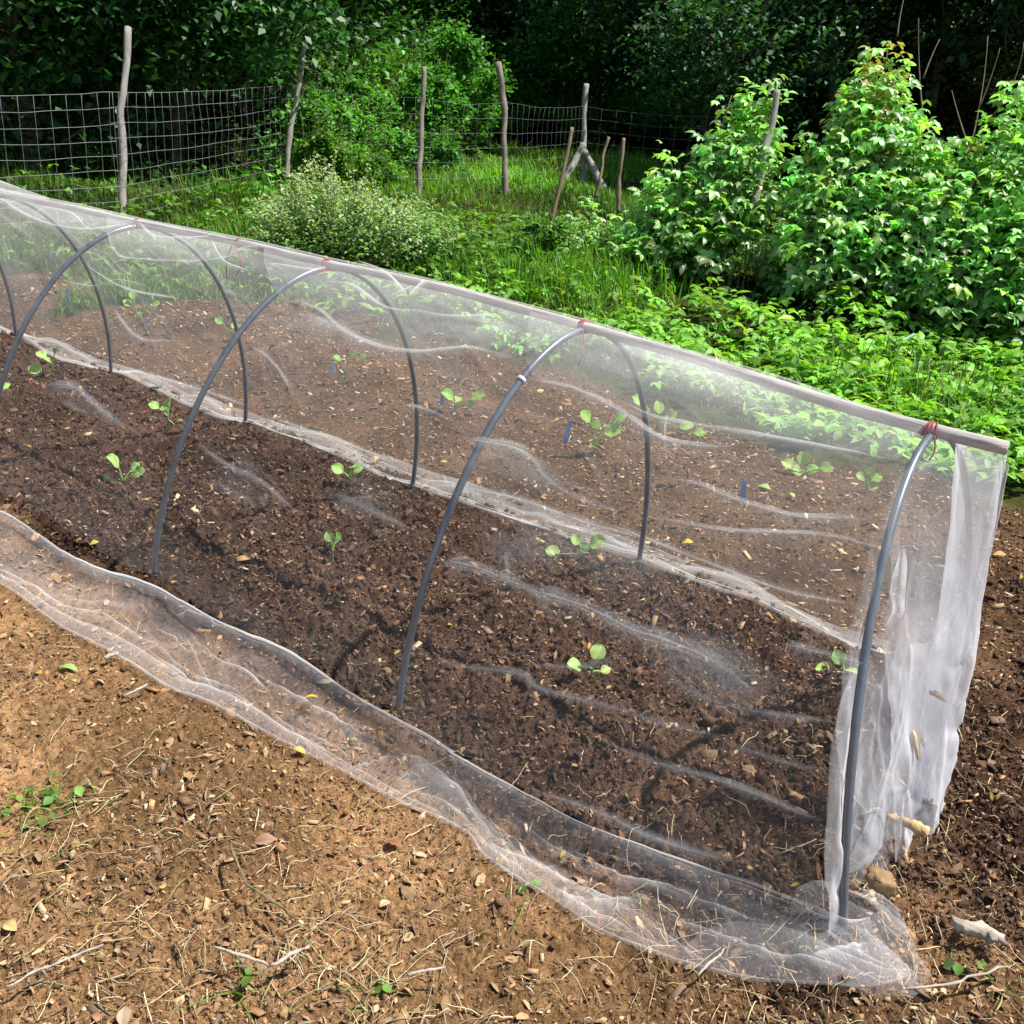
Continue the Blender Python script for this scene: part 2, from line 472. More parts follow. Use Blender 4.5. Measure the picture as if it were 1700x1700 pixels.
def rand_rot(n):
    q = rng.normal(size=(n, 4)); q /= np.linalg.norm(q, axis=1)[:, None]
    w, x, y, z = q.T
    return np.stack([np.stack([1-2*(y*y+z*z), 2*(x*y-z*w), 2*(x*z+y*w)], -1),
                     np.stack([2*(x*y+z*w), 1-2*(x*x+z*z), 2*(y*z-x*w)], -1),
                     np.stack([2*(x*z-y*w), 2*(y*z+x*w), 1-2*(x*x+y*y)], -1)], -2)

def soil_points(n, rmin=1.0, rmax=8.2, power=1.2, half=47):
    n = int(n*1.17)
    """random places on the bare soil, thinning out with distance"""
    th = rng.uniform(R(-half), R(half), n)
    u = rng.uniform(0, 1, n)
    r = (rmin**(2-power) + u*(rmax**(2-power)-rmin**(2-power)))**(1/(2-power))
    x = CAM[0]+r*np.cos(th)*FWD2[0]+r*np.sin(th)*RGT2[0]; y = CAM[1]+r*np.cos(th)*FWD2[1]+r*np.sin(th)*RGT2[1]
    k = (grass_mask(x, y) < 0.6) & (rng.uniform(size=n) < np.clip(.65+1.1*fbm(x*2.3, y*2.3, 3, 201)+.3*(np.abs(y) < .65), .12, 1))
    return x[k], y[k], r[k]

acc = Acc()
x, y, r = soil_points(150000, power=1.35)
cmk = compost_mask(x, y)
keep = rng.uniform(size=len(x)) < (0.60+0.40*cmk)
x, y, r, cmk = x[keep], y[keep], r[keep], cmk[keep]
n = len(x)
sz = 0.0020*(1+rng.pareto(2.4, n)); sz = np.clip(sz*(0.75+0.5*cmk), 0.0018, 0.011)*(0.75+0.11*r)
sc = sz[:, None]*np.exp(rng.normal(0, .42, (n, 3))); 
z = ground_z(x, y)+sz*0.1
c = np.where(cmk[:, None] > 0.5, COMP[None]*1.15, np.where(y[:, None] > .65, FARS[None]*1.1, PATH[None]*0.9))*rng.uniform(0.4, 1.6, (n, 1))*rng.uniform(0.9, 1.1, (n, 3))
for v in range(6):
    s_ = slice(v, None, 6)
    tv = ICO*rng.uniform(0.4, 1.35, (12, 1))
    k = len(x[s_])
    V, T, cc = scatter(tv, ICF, np.stack([x[s_], y[s_], z[s_]], -1), rand_rot(k), sc[s_], c[s_])
    acc.add(V, T=T, col=cc)
tag(acc.build('soil_crumbs', M['crumb']), 'loose brown crumbs of soil and compost strewn over beds and path', 'soil crumbs', kind='stuff')

# bark and wood chips
CHIP = np.array([(-.5, -.18, 0), (.45, -.22, .03), (.5, .15, 0), (-.4, .2, .04), (-.5, -.18, -.06), (.45, -.22, -.05), (.5, .15, -.06), (-.4, .2, -.05)], float)
CHQ = np.array([(0, 1, 2, 3), (7, 6, 5, 4), (0, 4, 5, 1), (1, 5, 6, 2), (2, 6, 7, 3), (3, 7, 4, 0)])
acc = Acc()
x, y, r = soil_points(24000, power=1.3)
n = len(x)
ln = np.clip(0.006*(1+rng.pareto(2.2, n)), 0.005, 0.045)*(0.8+0.1*r)
rot = rot_frames(n, rng.uniform(0, 6.28, n), rng.normal(0, 0.35, n), rng.normal(0, 0.5, n))
pal = np.array([(.45, .31, .17), (.34, .21, .11), (.52, .40, .25), (.28, .16, .08), (.20, .13, .08), (.40, .22, .10)])
c = pal[rng.integers(0, len(pal), n)]*rng.uniform(0.6, 1.2, (n, 1))
V, Q, cc = scatter(CHIP, CHQ, np.stack([x, y, ground_z(x, y)+0.004], -1), rot, np.stack([ln, ln*rng.uniform(.5, 1.3, n), ln*.8], -1), c)
acc.add(V, Q, col=cc)
x = rng.uniform(-6.5, 1.6, 16000); y = rng.uniform(.85, 3.2, 16000)
k = (grass_mask(x, y) < .6) & (rng.uniform(size=16000) < np.clip(.6+1.2*fbm(x*2, y*2, 3, 203), .1, 1)); x, y = x[k], y[k]; n = len(x)
ln = np.clip(.009*(1+rng.pareto(2.4, n)), .008, .05)
V, Q, cc = scatter(CHIP, CHQ, np.stack([x, y, ground_z(x, y)+.004], -1), rot_frames(n, rng.uniform(0, 6.28, n), rng.normal(0, .35, n), rng.normal(0, .5, n)), np.stack([ln, ln*rng.uniform(.4, 1.2, n), ln*.7], -1), pal[rng.integers(0, len(pal), n)]*rng.uniform(.45, 1.2, (n, 1)))
acc.add(V, Q, col=cc)
tag(acc.build('bark_litter', M['litter']), 'small pale chips of bark and wood scattered over the soil', 'bark litter', kind='stuff')

# thin dark flakes that give the compost its fibrous look
acc = Acc()
x, y, r = soil_points(230000, power=1.35)
cmk = compost_mask(x, y)
keep = rng.uniform(size=len(x)) < (0.42+0.58*cmk); x, y, r, cmk = x[keep], y[keep], r[keep], cmk[keep]
n = len(x)
FLK = np.array([(-.5, -.12, 0), (0, -.2, .10), (.5, -.06, -.02), (.5, .10, .02), (0, .2, .13), (-.5, .08, .03)], float); FLQ = np.array([(0, 1, 4, 5), (1, 2, 3, 4)])
ln = np.clip(.0055*(1+rng.pareto(2.3, n)), .004, .034)*(.75+.11*r)
rot = rot_frames(n, rng.uniform(0, 6.28, n), rng.normal(0, .5, n), rng.normal(0, .8, n))
dk = np.array([(.060, .034, .023), (.10, .052, .030), (.14, .068, .034), (.040, .026, .020), (.19, .11, .06), (.30, .19, .10)])
lt = np.array([(.16, .09, .05), (.24, .14, .075), (.30, .18, .09), (.36, .24, .13), (.12, .07, .04), (.44, .32, .18)])
pk = rng.choice(6, n, p=[.28, .24, .16, .16, .11, .05])
c = np.where((cmk[:, None] > .5) | ((y[:, None] > .65) & (rng.uniform(size=(n, 1)) < .7)), dk[pk], lt[pk])*rng.uniform(.65, 1.35, (n, 1))
V, Q, cc = scatter(FLK, FLQ, np.stack([x, y, ground_z(x, y)+.003], -1), rot, np.stack([ln, ln*rng.uniform(.5, 1.6, n), ln], -1), c)
acc.add(V, Q, col=cc)
tag(acc.build('mulch_flakes', M['litter']), 'thin brown fibrous flakes covering the compost and path', 'mulch', kind='stuff')

# dry straw and stalks
acc = Acc()
def straw(x0, y0, ln, hd, wid, colr, lift=0.006, arch=0.012):
    k = 6; t = np.linspace(-0.5, 0.5, k)
    bend = rng.normal(0, 0.28)
    h = hd + bend*t
    px = x0+np.cumsum(np.cos(h))*ln/k; py = y0+np.cumsum(np.sin(h))*ln/k
    zz = ground_z(px, py)+lift+arch*rng.uniform(0, 1)*(1-4*t*t)
    P = np.stack([px, py, zz], -1)
    P[:, 2] = np.maximum(P[:, 2], np.interp(t, [t[0], t[-1]], [P[0, 2], P[-1, 2]]))
    acc.tube(P, np.linspace(wid, wid*0.6, k), 4, colr)
straw_cl = [(G(180, 1440), .20, 150), (G(440, 1610), .22, 190), (G(620, 1650), .12, 60), (G(300, 1560), .25, 120), (G(1300, 1660), .18, 120), (G(1600, 1640), .2, 150), (G(80, 1310), .1, 40),
            (G(980, 1620), .25, 120), (G(40, 1560), .2, 90), (G(700, 1430), .2, 60), (G(1640, 1300), .25, 90), (G(1100, 1420), .3, 60), (G(60, 1110), .15, 40), (G(1630, 1450), .2, 80)]
for c0, sd, k in straw_cl:
    th0 = rng.uniform(0, 3.14)
    for i in range(int(k*1.1)):
        cc = (.75+.45*rng.uniform())*np.array([(.66, .54, .32), (.54, .42, .25), (.60, .50, .33), (.36, .25, .14), (.44, .42, .20)])[rng.integers(0, 5)]*rng.uniform(.6, 1.15)
        straw(c0[0]+rng.normal(0, sd), c0[1]+rng.normal(0, sd), rng.uniform(.02, .12)*rng.uniform(.5, 1.2), rng.normal(th0, 0.9), rng.uniform(.0006, .0015), cc)
x, y, r = soil_points(1500, power=1.2)
for i in range(len(x)):
    cc = np.array([(.48, .38, .22), (.34, .25, .14), (.22, .15, .09)])[rng.integers(0, 3)]*rng.uniform(.6, 1.1)
    straw(x[i], y[i], rng.uniform(.015, .07), rng.uniform(0, 6.28), rng.uniform(.0005, .0012)*(.8+.1*r[i]), cc)
tag(acc.build('dry_straw', M['litter']), 'dry pale straw and thin stalks lying across the soil', 'straw', kind='stuff')

# dead leaf scraps
acc = Acc()
x, y, r = soil_points(2600, power=1.1)
n = len(x)
rot = rot_frames(n, rng.uniform(0, 6.28, n), rng.normal(0, .3, n), rng.normal(0, .5, n))
tv, tq = leaf_template(0.55, 0.8, -0.35)
pal = np.array([(.40, .27, .16), (.32, .20, .11), (.48, .36, .22), (.30, .18, .12), (.42, .30, .08)])
V, Q, cc = scatter(tv, tq, np.stack([x, y, ground_z(x, y)+.006], -1), rot, rng.uniform(.007, .022, n)*(.8+.1*r), pal[rng.integers(0, 5, n)]*rng.uniform(.6, 1.2, (n, 1)))
acc.add(V, Q, col=cc)
tag(acc.build('leaf_litter', M['dryleaf']), 'shrivelled brown leaf scraps littering the soil', 'leaf litter', kind='stuff')

# ------------------------------------------------------------------ tunnel: ridge pole, hoops
POLE_PX = [(-220, 262), (-100, 292), (0, 320), (110, 342), (230, 370), (400, 403), (545, 437), (700, 470), (850, 510), (968, 541), (1100, 581), (1300, 640), (1450, 690), (1548, 716), (1672, 747)]
PP = np.array([onY0(*p) for p in POLE_PX])
o_ = np.argsort(PP[:, 0]); PP = PP[o_]
def ridge(x): return np.interp(x, PP[:, 0], PP[:, 2])
POLE_END = PP[-1].copy()
WH = 0.60; PE = 1.90
hoop_x = {1: 1.157, 2: 0.0, 3: -1.088, 4: -2.184, 5: -3.337, 6: -4.365}
apex_px = {1: (1548, 722), 2: (968, 548), 3: (545, 445), 4: (230, 376)}
APEX = {}
for k in hoop_x:
    if k in apex_px: p = onY0(*apex_px[k]); APEX[k] = (p[0], p[2])
    else:
        xx = hoop_x[k]+0.2; APEX[k] = (xx, float(ridge(xx))-0.02)
def hoop_pts(k, n=60):
    t = np.linspace(0, math.pi, n)
    s = np.sin(t); c = np.cos(t)
    y = -np.sign(c)*WH*np.abs(c)**(2/PE); zf = np.abs(s)**(2/PE)
    ax, az = APEX[k]
    if k == 1: y = np.where(y < 0, y*.90, y)
    fx = hoop_x[k]-(0.036*(y/WH+1) if k == 1 else 0)
    P = np.stack([fx+(ax-fx)*zf, y, zf*az], -1)
    a = P[0].copy(); a[2] = -0.07; b = P[-1].copy(); b[2] = -0.07
    return np.vstack([a, P, b])
hoop_names = {1: 'black pipe hoop at the open right end of the tunnel', 2: 'grey pipe hoop with a pale tape ring, second from the right end',
              3: 'grey pipe hoop meeting the pole just left of the loose red string', 4: 'grey pipe hoop meeting the pole in front of the tall left fence post',
              5: 'grey pipe hoop second from the left, near leg cut off by the frame', 6: 'farthest pipe hoop, only its far leg in view at left edge'}
for k in hoop_x:
    e = empty('hoop', (hoop_x[k], 0, 0), hoop_names[k], 'hoop', 'pipe hoops of the tunnel')
    P = hoop_pts(k)-np.array([hoop_x[k], 0, 0])
    V, Q, T = tube_np(P, 0.0094*(1.0 if k != 1 else .96)*(1+.03*fbm(np.linspace(0, 9, len(P)), np.zeros(len(P))+k, 2, k)), 12)
    mesh_np('pipe', V, Q, T, M['pipe'], smooth=True, parent=e)
    if k == 2:
        i = int(np.argmin([np.linalg.norm((lambda d: np.array([850+F_PX*(d@RT)/(d@_fw), 850-F_PX*(d@UP)/(d@_fw)]))(p+np.array([hoop_x[k], 0, 0])-CAM)-np.array([843, 628])) for p in P[:31]]))
        a, b = P[i], P[i+1]; d = (b-a)/np.linalg.norm(b-a)
        V, Q, T = tube_np(np.array([a-d*.005, a, a+d*.005]), 0.0122, 12)
        mesh_np('tape', V, Q, T, M['tape'], smooth=True, parent=e)

# pole
xs = np.linspace(PP[0, 0], PP[-1, 0], 140)
zz = ridge(xs); 
ker = np.ones(9)/9; zz = np.convolve(np.pad(zz, 4, 'edge'), ker, 'valid')
P = np.stack([xs, 0.010*fbm(xs*1.2, xs*0+4, 3, 4), zz+0.006*fbm(xs*3, xs*0, 3, 6)], -1)
rr = np.interp(xs, [-6, -1, 0.3, POLE_END[0]], [0.0140, 0.0122, 0.0128, 0.0155])*(1+0.10*fbm(xs*9, xs*0+2, 3, 3))
V, Q, T = tube_np(P-P[-1], rr, 12)
pole = mesh_np('ridge_pole', V, Q, T, M['pole'], smooth=True); pole.location = P[-1]
tag(pole, 'long weathered wooden pole lying along the top of the net tunnel', 'pole')
POLE_LINE = P

# red string ties
def tie(px, label, tails, wraps=4):
    p = onY0(*px)
    zc = float(np.interp(p[0], POLE_LINE[:, 0], POLE_LINE[:, 2])); yc = float(np.interp(p[0], POLE_LINE[:, 0], POLE_LINE[:, 1]))
    e = empty('string_tie', (p[0], yc, zc), label, 'string', 'red strings tied round the pole')
    a = Acc()
    for w in range(wraps):
        t = np.linspace(0, 2*math.pi, 20)
        rr = 0.0164+0.001*rng.normal()
        x0 = (w-wraps/2)*0.006
        a.tube(np.stack([x0+0.004*np.sin(t+w), rr*np.cos(t), rr*np.sin(t)-0.001], -1), 0.0018, 5)
    a.build('wrap', M['string'], e, True)
    for (dx, ln, sw) in tails:
        t = np.linspace(0, 1, 14)
        Pt = np.stack([dx+sw*np.sin(t*2.6), -0.026-0.02*t, -0.005-ln*t], -1)
        V, Q, T = tube_np(Pt, 0.0021, 5); mesh_np('loose_end', V, Q, T, M['string'], smooth=True, parent=e)
tie((1548, 716), 'dark red string tie wrapped round pole beside its right end', [(0.012, 0.05, 0.01)], 5)
tie((968, 541), 'faded red string tie with hanging ends above the taped hoop', [(-.01, .07, -.03), (.012, .09, .02)], 4)
tie((545, 437), 'bright red string tie at the hoop below the pale loose bush', [(-.02, .03, .01), (.01, .03, .01)], 5)
tie((397, 403), 'red string with two long loose ends, tied between two hoops', [(-.003, .12, -.02), (.012, .10, .045)], 2)
tie((230, 370), 'small red string tie on pole below the tall left fence post', [(0.006, .03, .01)], 3)

# ------------------------------------------------------------------ insect net
net = empty('insect_net', (0, 0, 0), 'translucent white insect net draped over hoops and spread on the soil', 'net')
X0, X1 = -5.4, POLE_END[0]-0.012
hx = np.array(sorted(hoop_x.values()))
def sag(x):                                            # 0 at a hoop, 1 midway between two
    d = np.min(np.abs(np.asarray(x)[..., None]-hx), -1)
    return np.clip(d/0.55, 0, 1)**1.3
def net_surface(x, s, side, extra=0.0):
    """side -1 near, +1 far; s 0 at the soil, 1 at the pole"""
    t = s*math.pi/2
    yy = np.cos(t)**(2/PE); zf = np.sin(t)**(2/PE)
    H = ridge(x)+0.012
    sg = sag(x)
    bulge = np.sin(math.pi*s)
    W = WH+0.022-0.045*sg*bulge
    xx = x + (-0.10*zf*S(0.6, 1.15, x)) + 0.08*zf*S(-0.5, -2.0, x)
    xx = np.minimum(xx, X1) if side < 0 else np.minimum(xx, X1)
    wr = 0.012*fbm(x*3.0, s*4+side*7, 3, 40)+0.006*fbm(x*9+s*8, s*9, 2, 41)+0.010*np.sin(x*7+s*9+3*fbm(x*1.5, s*2, 2, 42))*bulge*0.6
    wx = x*2.2+1.3*fbm(x*1.1, s*2+side, 2, 43); ws = s*3.4+0.5*x+1.2*fbm(x*1.4+3, s*2.2, 2, 44)
    cr = np.clip(1-5.0*np.abs(vnoise(wx, ws, 45+side)), 0, 1)**2*0.016*np.clip(.3+1.6*fbm(x*1.3+8, s*2+side, 2, 48), 0, 1)
    cr = cr+np.clip(1-5.5*np.abs(vnoise(x*4.5+ws*.8, s*7-x*1.5, 46+side)), 0, 1)**2*0.008*np.clip(.2+1.8*fbm(x*1.7-4, s*2.5+side, 2, 49), 0, 1)
    d = (wr*bulge + cr*np.minimum(1, 4*bulge) + extra)
    yo = yy*W+d*yy
    return np.stack([xx, side*yo, zf*(H-0.030)+d*zf*bulge*0.8+0.037*np.exp(-(yo/0.045)**2)], -1)
def net_panel(name, side, mat):
    nx, ns = 900, 110
    xs = np.linspace(X0, X1, nx); ss = np.linspace(0, 1, ns)**.8
    X, Sg = np.meshgrid(xs, ss, indexing='ij')
    V = net_surface(X.ravel(), Sg.ravel(), side)
    return mesh_np(name, V, grid_quads(nx, ns), None, mat, smooth=True, parent=net)
net_panel('side_panel', -1, M['net'])
net_panel('side_panel', 1, M['net_far'])

# ray against the smooth tunnel shape
def hit(px, py, which=0):
    d = ray(px, py)
    t = np.linspace(1.0, 9, 5000)
    P = CAM[None]+d[None]*t[:, None]
    H = ridge(P[:, 0])+0.017
    f = np.abs(P[:, 1]/(WH+0.022))**PE + np.abs(np.maximum(P[:, 2], 0)/H)**PE - 1
    sc_ = np.where(np.diff(np.sign(f)) != 0)[0]
    if len(sc_) <= which: return None
    return P[sc_[which]]
def nrm(P):
    H = ridge(P[0])+0.017
    g = np.array([0, np.sign(P[1])*PE*abs(P[1]/(WH+.022))**(PE-1)/(WH+.022), PE*(max(P[2], 0)/H)**(PE-1)/H])
    return g/np.linalg.norm(g)
def smooth_px(pts, step=9):
    p = np.array(pts, float)
    # Catmull-Rom
    out = []
    q = np.vstack([2*p[0]-p[1], p, 2*p[-1]-p[-2]])
    for i in range(1, len(q)-2):
        k = max(2, int(np.linalg.norm(q[i+1]-q[i])/step))
        for t in np.arange(k)/k:
            out.append(0.5*((2*q[i])+(-q[i-1]+q[i+1])*t+(2*q[i-1]-5*q[i]+4*q[i+1]-q[i+2])*t*t+(-q[i-1]+3*q[i]-3*q[i+1]+q[i+2])*t**3))
    out.append(p[-1])
    return np.array(out)
def ribbon(P, Nn, width, mat, name='fold', lift=0.004, taper=True, rise=0.5):
    """a crease in the net: a narrow pleat standing on the net's surface"""
    P = np.array(P); Nn = np.array(Nn)
    t = np.gradient(P, axis=0); t /= np.linalg.norm(t, axis=1)[:, None]+1e-9
    b = np.cross(Nn, t); b /= np.linalg.norm(b, axis=1)[:, None]+1e-9
    m = len(P); u = np.linspace(0, 1, m)
    w = np.broadcast_to(width, (m,))*(np.minimum(1, 6*np.minimum(u, 1-u))**0.7 if taper else 1)+0.0006
    w = w*(1+0.5*vnoise(u*m*0.25, u*0+len(P), 5))
    prof = np.array([(-1, 0), (-.6, .22*rise), (-.2, .6*rise), (.05, rise), (.25, .7*rise), (.45, .15*rise)])
    den = np.array([0, .22, .5, 1.0, .75, 0])
    dl = np.clip(.55+1.1*vnoise(u*m*.11, u*0+len(P)*.7, 8)+.3, .15, 1.25)*(np.minimum(1, 5*np.minimum(u, 1-u)) if taper else 1)
    V = P[:, None]+w[:, None, None]*0.5*prof[None, :, :1]*b[:, None]+(lift+w[:, None, None]*prof[None, :, 1:])*Nn[:, None]
    c = (dl[:, None]*den[None]).reshape(-1, 1).repeat(3, 1)
    return mesh_np(name, V.reshape(-1, 3), grid_quads(m, 6), None, mat, c, smooth=True, parent=net)
def net_ribbon(pts, width, mat=None, which=0, rise=0.28):
    P = []; Nn = []
    for q in smooth_px(pts):
        h = hit(q[0], q[1], which)
        if h is None: continue
        n_ = nrm(h); P.append(h+n_*0.012); Nn.append(n_)
    if len(P) > 3:
        ribbon(P, Nn, width*4.2, M['net_soft'], lift=.002, rise=rise*.5)  # broad soft strip paints sheen along the crease
        ribbon(P, Nn, width*1.25, mat or M['net_fold'], rise=rise)
def net_patch(top, bot, mat, nv=10, off=0.012, wav=0.006):
    """a second layer of net between two lines on the tunnel's near side"""
    k = 90
    def rs(p):
        p = smooth_px(p, 5); d = np.concatenate([[0], np.cumsum(np.linalg.norm(np.diff(p, axis=0), axis=1))]); u = np.linspace(0, d[-1], k)
        return np.stack([np.interp(u, d, p[:, 0]), np.interp(u, d, p[:, 1])], -1)
    a = rs(top); b = rs(bot); V = []
    for i in range(k):
        for j in range(nv):
            q = a[i]+(b[i]-a[i])*j/(nv-1)
            h = hit(q[0], q[1], 0)
            g = 0
            while h is None and g < 12: q = q+np.array([0, 3.0]); h = hit(q[0], q[1], 0); g += 1
            if h is None: h = onY0(q[0], q[1])
            n_ = nrm(h)
            V.append(h+n_*(off+wav*(1+math.sin(i*0.35+j*0.6))*j/nv))
    mesh_np('overlap_or_sheen', np.array(V), grid_quads(k, nv), None, mat, smooth=True, parent=net)

# hanging second layer along the ridge, with its wavy hem
net_patch([(0, 322), (110, 344), (230, 372)], [(0, 335), (65, 372), (150, 388), (235, 374)], M['net2'])
net_patch([(180, 366), (300, 388), (430, 414)], [(180, 390), (200, 430), (245, 438), (340, 440), (430, 420)], M['net2'])
net_patch([(440, 418), (545, 440), (700, 474), (850, 514), (960, 545)], [(440, 440), (470, 500), (530, 520), (580, 560), (640, 585), (700, 592), (780, 587), (855, 600), (960, 560)], M['net2'])
net_patch([(880, 524), (968, 546), (1100, 585), (1300, 645), (1450, 694), (1530, 716)], [(875, 606), (900, 640), (960, 655), (1030, 690), (1100, 705), (1250, 730), (1356, 749), (1475, 772), (1500, 760)], M['net2'])
FOLDS = [
 ([(0, 335), (65, 372), (150, 388), (235, 374)], .012), ([(60, 372), (72, 352), (120, 360), (150, 388)], .006),
 ([(180, 388), (200, 430), (245, 438), (340, 440), (430, 425)], .012), ([(230, 372), (260, 400), (330, 402), (360, 396)], .012), ([(350, 400), (375, 440), (420, 458)], .008),
 ([(440, 445), (460, 446), (520, 455), (545, 452)], .010), ([(535, 475), (585, 482), (641, 518), (698, 525), (747, 534), (828, 531), (856, 514)], .011), ([(680, 500), (700, 480), (705, 472)], .009), ([(648, 500), (690, 482)], .006),
 ([(470, 500), (530, 520), (580, 560), (640, 585), (700, 592), (780, 587), (855, 600)], .013), ([(870, 606), (885, 636), (960, 655), (1030, 690), (1100, 735), (1180, 750), (1240, 745)], .012),
 ([(1030, 670), (1100, 704), (1250, 730), (1356, 749), (1475, 772)], .012), ([(1110, 690), (1105, 730), (1112, 780)], .006),
 ([(195, 515), (210, 540), (235, 565), (260, 572), (300, 570)], .010), ([(415, 580), (440, 590), (470, 620), (490, 655)], .011),
 ([(670, 678), (700, 682), (740, 697), (755, 710)], .008), ([(780, 742), (830, 750), (885, 765), (910, 798), (950, 825), (1000, 845), (1050, 864)], .014), ([(780, 735), (850, 748), (890, 765)], .02),
 ([(1050, 864), (1110, 868), (1200, 885), (1290, 890), (1370, 895), (1440, 910), (1480, 920)], .009), ([(1100, 800), (1160, 810), (1230, 838), (1330, 865), (1440, 868)], .013),
 ([(735, 930), (800, 945), (850, 965), (900, 985)], .022), ([(850, 965), (900, 985), (980, 1010), (1050, 1045), (1110, 1065), (1180, 1095), (1260, 1150)], .026), ([(845, 915), (848, 945), (852, 965)], .012),
 ([(715, 1070), (760, 1100), (870, 1115), (905, 1140), (1000, 1165), (1100, 1195), (1180, 1215), (1240, 1240), (1330, 1268), (1420, 1280)], .010), ([(880, 1100), (970, 1105), (1040, 1085)], .007),
 ([(80, 640), (130, 645), (160, 668), (200, 700), (230, 715)], .020), ([(330, 735), (380, 770), (440, 800), (500, 850)], .010), ([(560, 820), (600, 838), (650, 862), (690, 880)], .012),
 ([(1300, 1070), (1380, 1090), (1440, 1105)], .012), ([(1100, 1120), (1200, 1165), (1290, 1185), (1400, 1200)], .009), ([(1000, 1225), (1100, 1262), (1230, 1300), (1370, 1360)], .010),
 ([(880, 1300), (1000, 1340), (1100, 1385), (1250, 1430)], .012), ([(110, 470), (160, 480), (200, 470), (250, 480)], .006), ([(590, 440), (640, 460), (680, 500)], .007),
]
for pts, w in FOLDS: net_ribbon(pts, w)
# bright sheen patches painted on the net as soft extra white layers
def net_sheen(cx, cy, rx, ry, ang_, seed, which=0):
    nu, nv = 34, 34; V = []; D = []
    for i in range(nu):
        for j in range(nv):
            a_, b_ = i/(nu-1)*2-1, j/(nv-1)*2-1
            q = (cx+a_*rx*math.cos(ang_)-b_*ry*math.sin(ang_), cy+a_*rx*math.sin(ang_)+b_*ry*math.cos(ang_))
            h = hit(q[0], q[1], which)
            if h is None: h = onY0(*q)
            n_ = nrm(h); k = max(0, 1-a_*a_-b_*b_)
            V.append(h+n_*(.010+.012*k)); D.append(k*max(0, .5+1.3*float(fbm(np.array([a_*1.6+seed]), np.array([b_*1.8]), 3, seed)[0])))
    mesh_np('overlap_or_sheen', np.array(V), grid_quads(nu, nv), None, M['net_soft'], np.array(D)[:, None].repeat(3, 1), smooth=True, parent=net)
for k_, b_ in enumerate([(1030, 985, 230, 100, .5, 0), (900, 930, 110, 60, .6, 0), (1210, 1110, 130, 50, .5, 0), (560, 560, 120, 30, .3, 0), (760, 545, 130, 30, .2, 0), (850, 790, 120, 45, .3, 0), (610, 830, 70, 35, .3, 0), (840, 910, 60, 50, .8, 0), (400, 790, 90, 40, .5, 0), (150, 665, 80, 25, .4, 0), (1150, 640, 260, 40, .3, 0), (1200, 1130, 150, 60, .4, 0)]):
    net_sheen(b_[0], b_[1], b_[2], b_[3], b_[4], 20+k_, b_[5])
# creases on the far side
for pts, w in [([(190, 610), (300, 640), (420, 680)], .012), ([(700, 800), (850, 830), (980, 875), (1100, 905)], .016), ([(1000, 870), (1150, 930), (1300, 985), (1430, 1010)], .014), ([(430, 690), (560, 735), (650, 770)], .014), ([(120, 430), (200, 480), (300, 500)], .01)]:
    net_ribbon(pts, w, which=1)

# near skirt: from the foot of the tunnel out to the hem
FOLD_PX = [(-160, 765), (0, 848), (70, 887), (130, 921), (230, 966), (355, 1026), (450, 1081), (560, 1141), (690, 1210), (800, 1268), (900, 1315), (1000, 1362), (1150, 1432), (1280, 1482), (1395, 1525), (1450, 1520)]
HEM_PX = [(-160, 880), (0, 965), (45, 993), (110, 1042), (200, 1092), (290, 1140), (400, 1190), (490, 1235), (570, 1268), (670, 1318), (740, 1342), (780, 1360), (815, 1402), (900, 1455), (965, 1500), (1000, 1520), (1090, 1560), (1200, 1600), (1330, 1625), (1440, 1630), (1520, 1608)]
def resample(p, k):
    p = smooth_px(p, 6); d = np.concatenate([[0], np.cumsum(np.linalg.norm(np.diff(p, axis=0), axis=1))]); u = np.linspace(0, d[-1], k)
    return np.stack([np.interp(u, d, p[:, 0]), np.interp(u, d, p[:, 1])], -1)
def skirt(fold, hem, k, nv, mat, z0=0.03, z1=0.0, amp=0.02, wave=0):
    a = np.array([G(q[0], q[1], z0) for q in resample(fold, k)]); b = np.array([G(q[0], q[1], z1) for q in resample(hem, k)])
    u = np.linspace(0, 1, nv)
    V = a[:, None]+(b-a)[:, None]*u[None, :, None]
    X, Y = V[..., 0], V[..., 1]
    base = ground_z(X.ravel(), Y.ravel(), False).reshape(X.shape)+0.018
    lng = np.cumsum(np.r_[0, np.linalg.norm(np.diff(a, axis=0), axis=1)])[:, None]
    w = amp*(fbm(X*5, Y*5, 3, 61)+0.9*np.abs(fbm(X*7+Y*9, Y*12-X*5, 2, 63))+0.7*np.sin(lng*9+4*fbm(X*3, Y*3, 2, 64)+u*3))
    edge = np.sin(math.pi*np.clip(u, 0, 1))[None]
    bulge = 0.016*np.exp(-((u-0.05)/0.10)**2)[None]
    V[..., 2] = base+np.clip(w*(0.35+0.65*edge), -0.008, 0.05)+bulge
    o = mesh_np('skirt', V.reshape(-1, 3), grid_quads(k, nv), None, mat, smooth=True, parent=net)
    return V
SK = skirt(FOLD_PX, HEM_PX, 520, 44, M['net_skirt'])
def PX(x, y, z=0.0):
    d = np.array([x, y, z])-CAM; zc = d@_fw
    return (850+F_PX*(d@RT)/zc, 850-F_PX*(d@UP)/zc)
g0 = G(-160, 765, .03); h0 = G(-160, 880)
skirt([PX(-5.3, -.70), PX(-4.2, -.68), PX(-3.2, -.68), (-160, 765)], [PX(-5.3, -1.0), PX(-4.2, -.92), PX(-3.2, -.96), (-160, 880)], 160, 30, M['net_skirt'])
def surf_ribbon(L, width, mat, name='fold', rise=0.35, up=0.004):
    P = np.array(L); Nn = np.tile(np.array([0, -0.15, 1.0]), (len(P), 1)); Nn /= np.linalg.norm(Nn[0])
    ribbon(P, Nn, width, mat, name, up, True, rise)
surf_ribbon(SK[:, -1], 0.016, M['net_fold'], 'hem', 0.3)
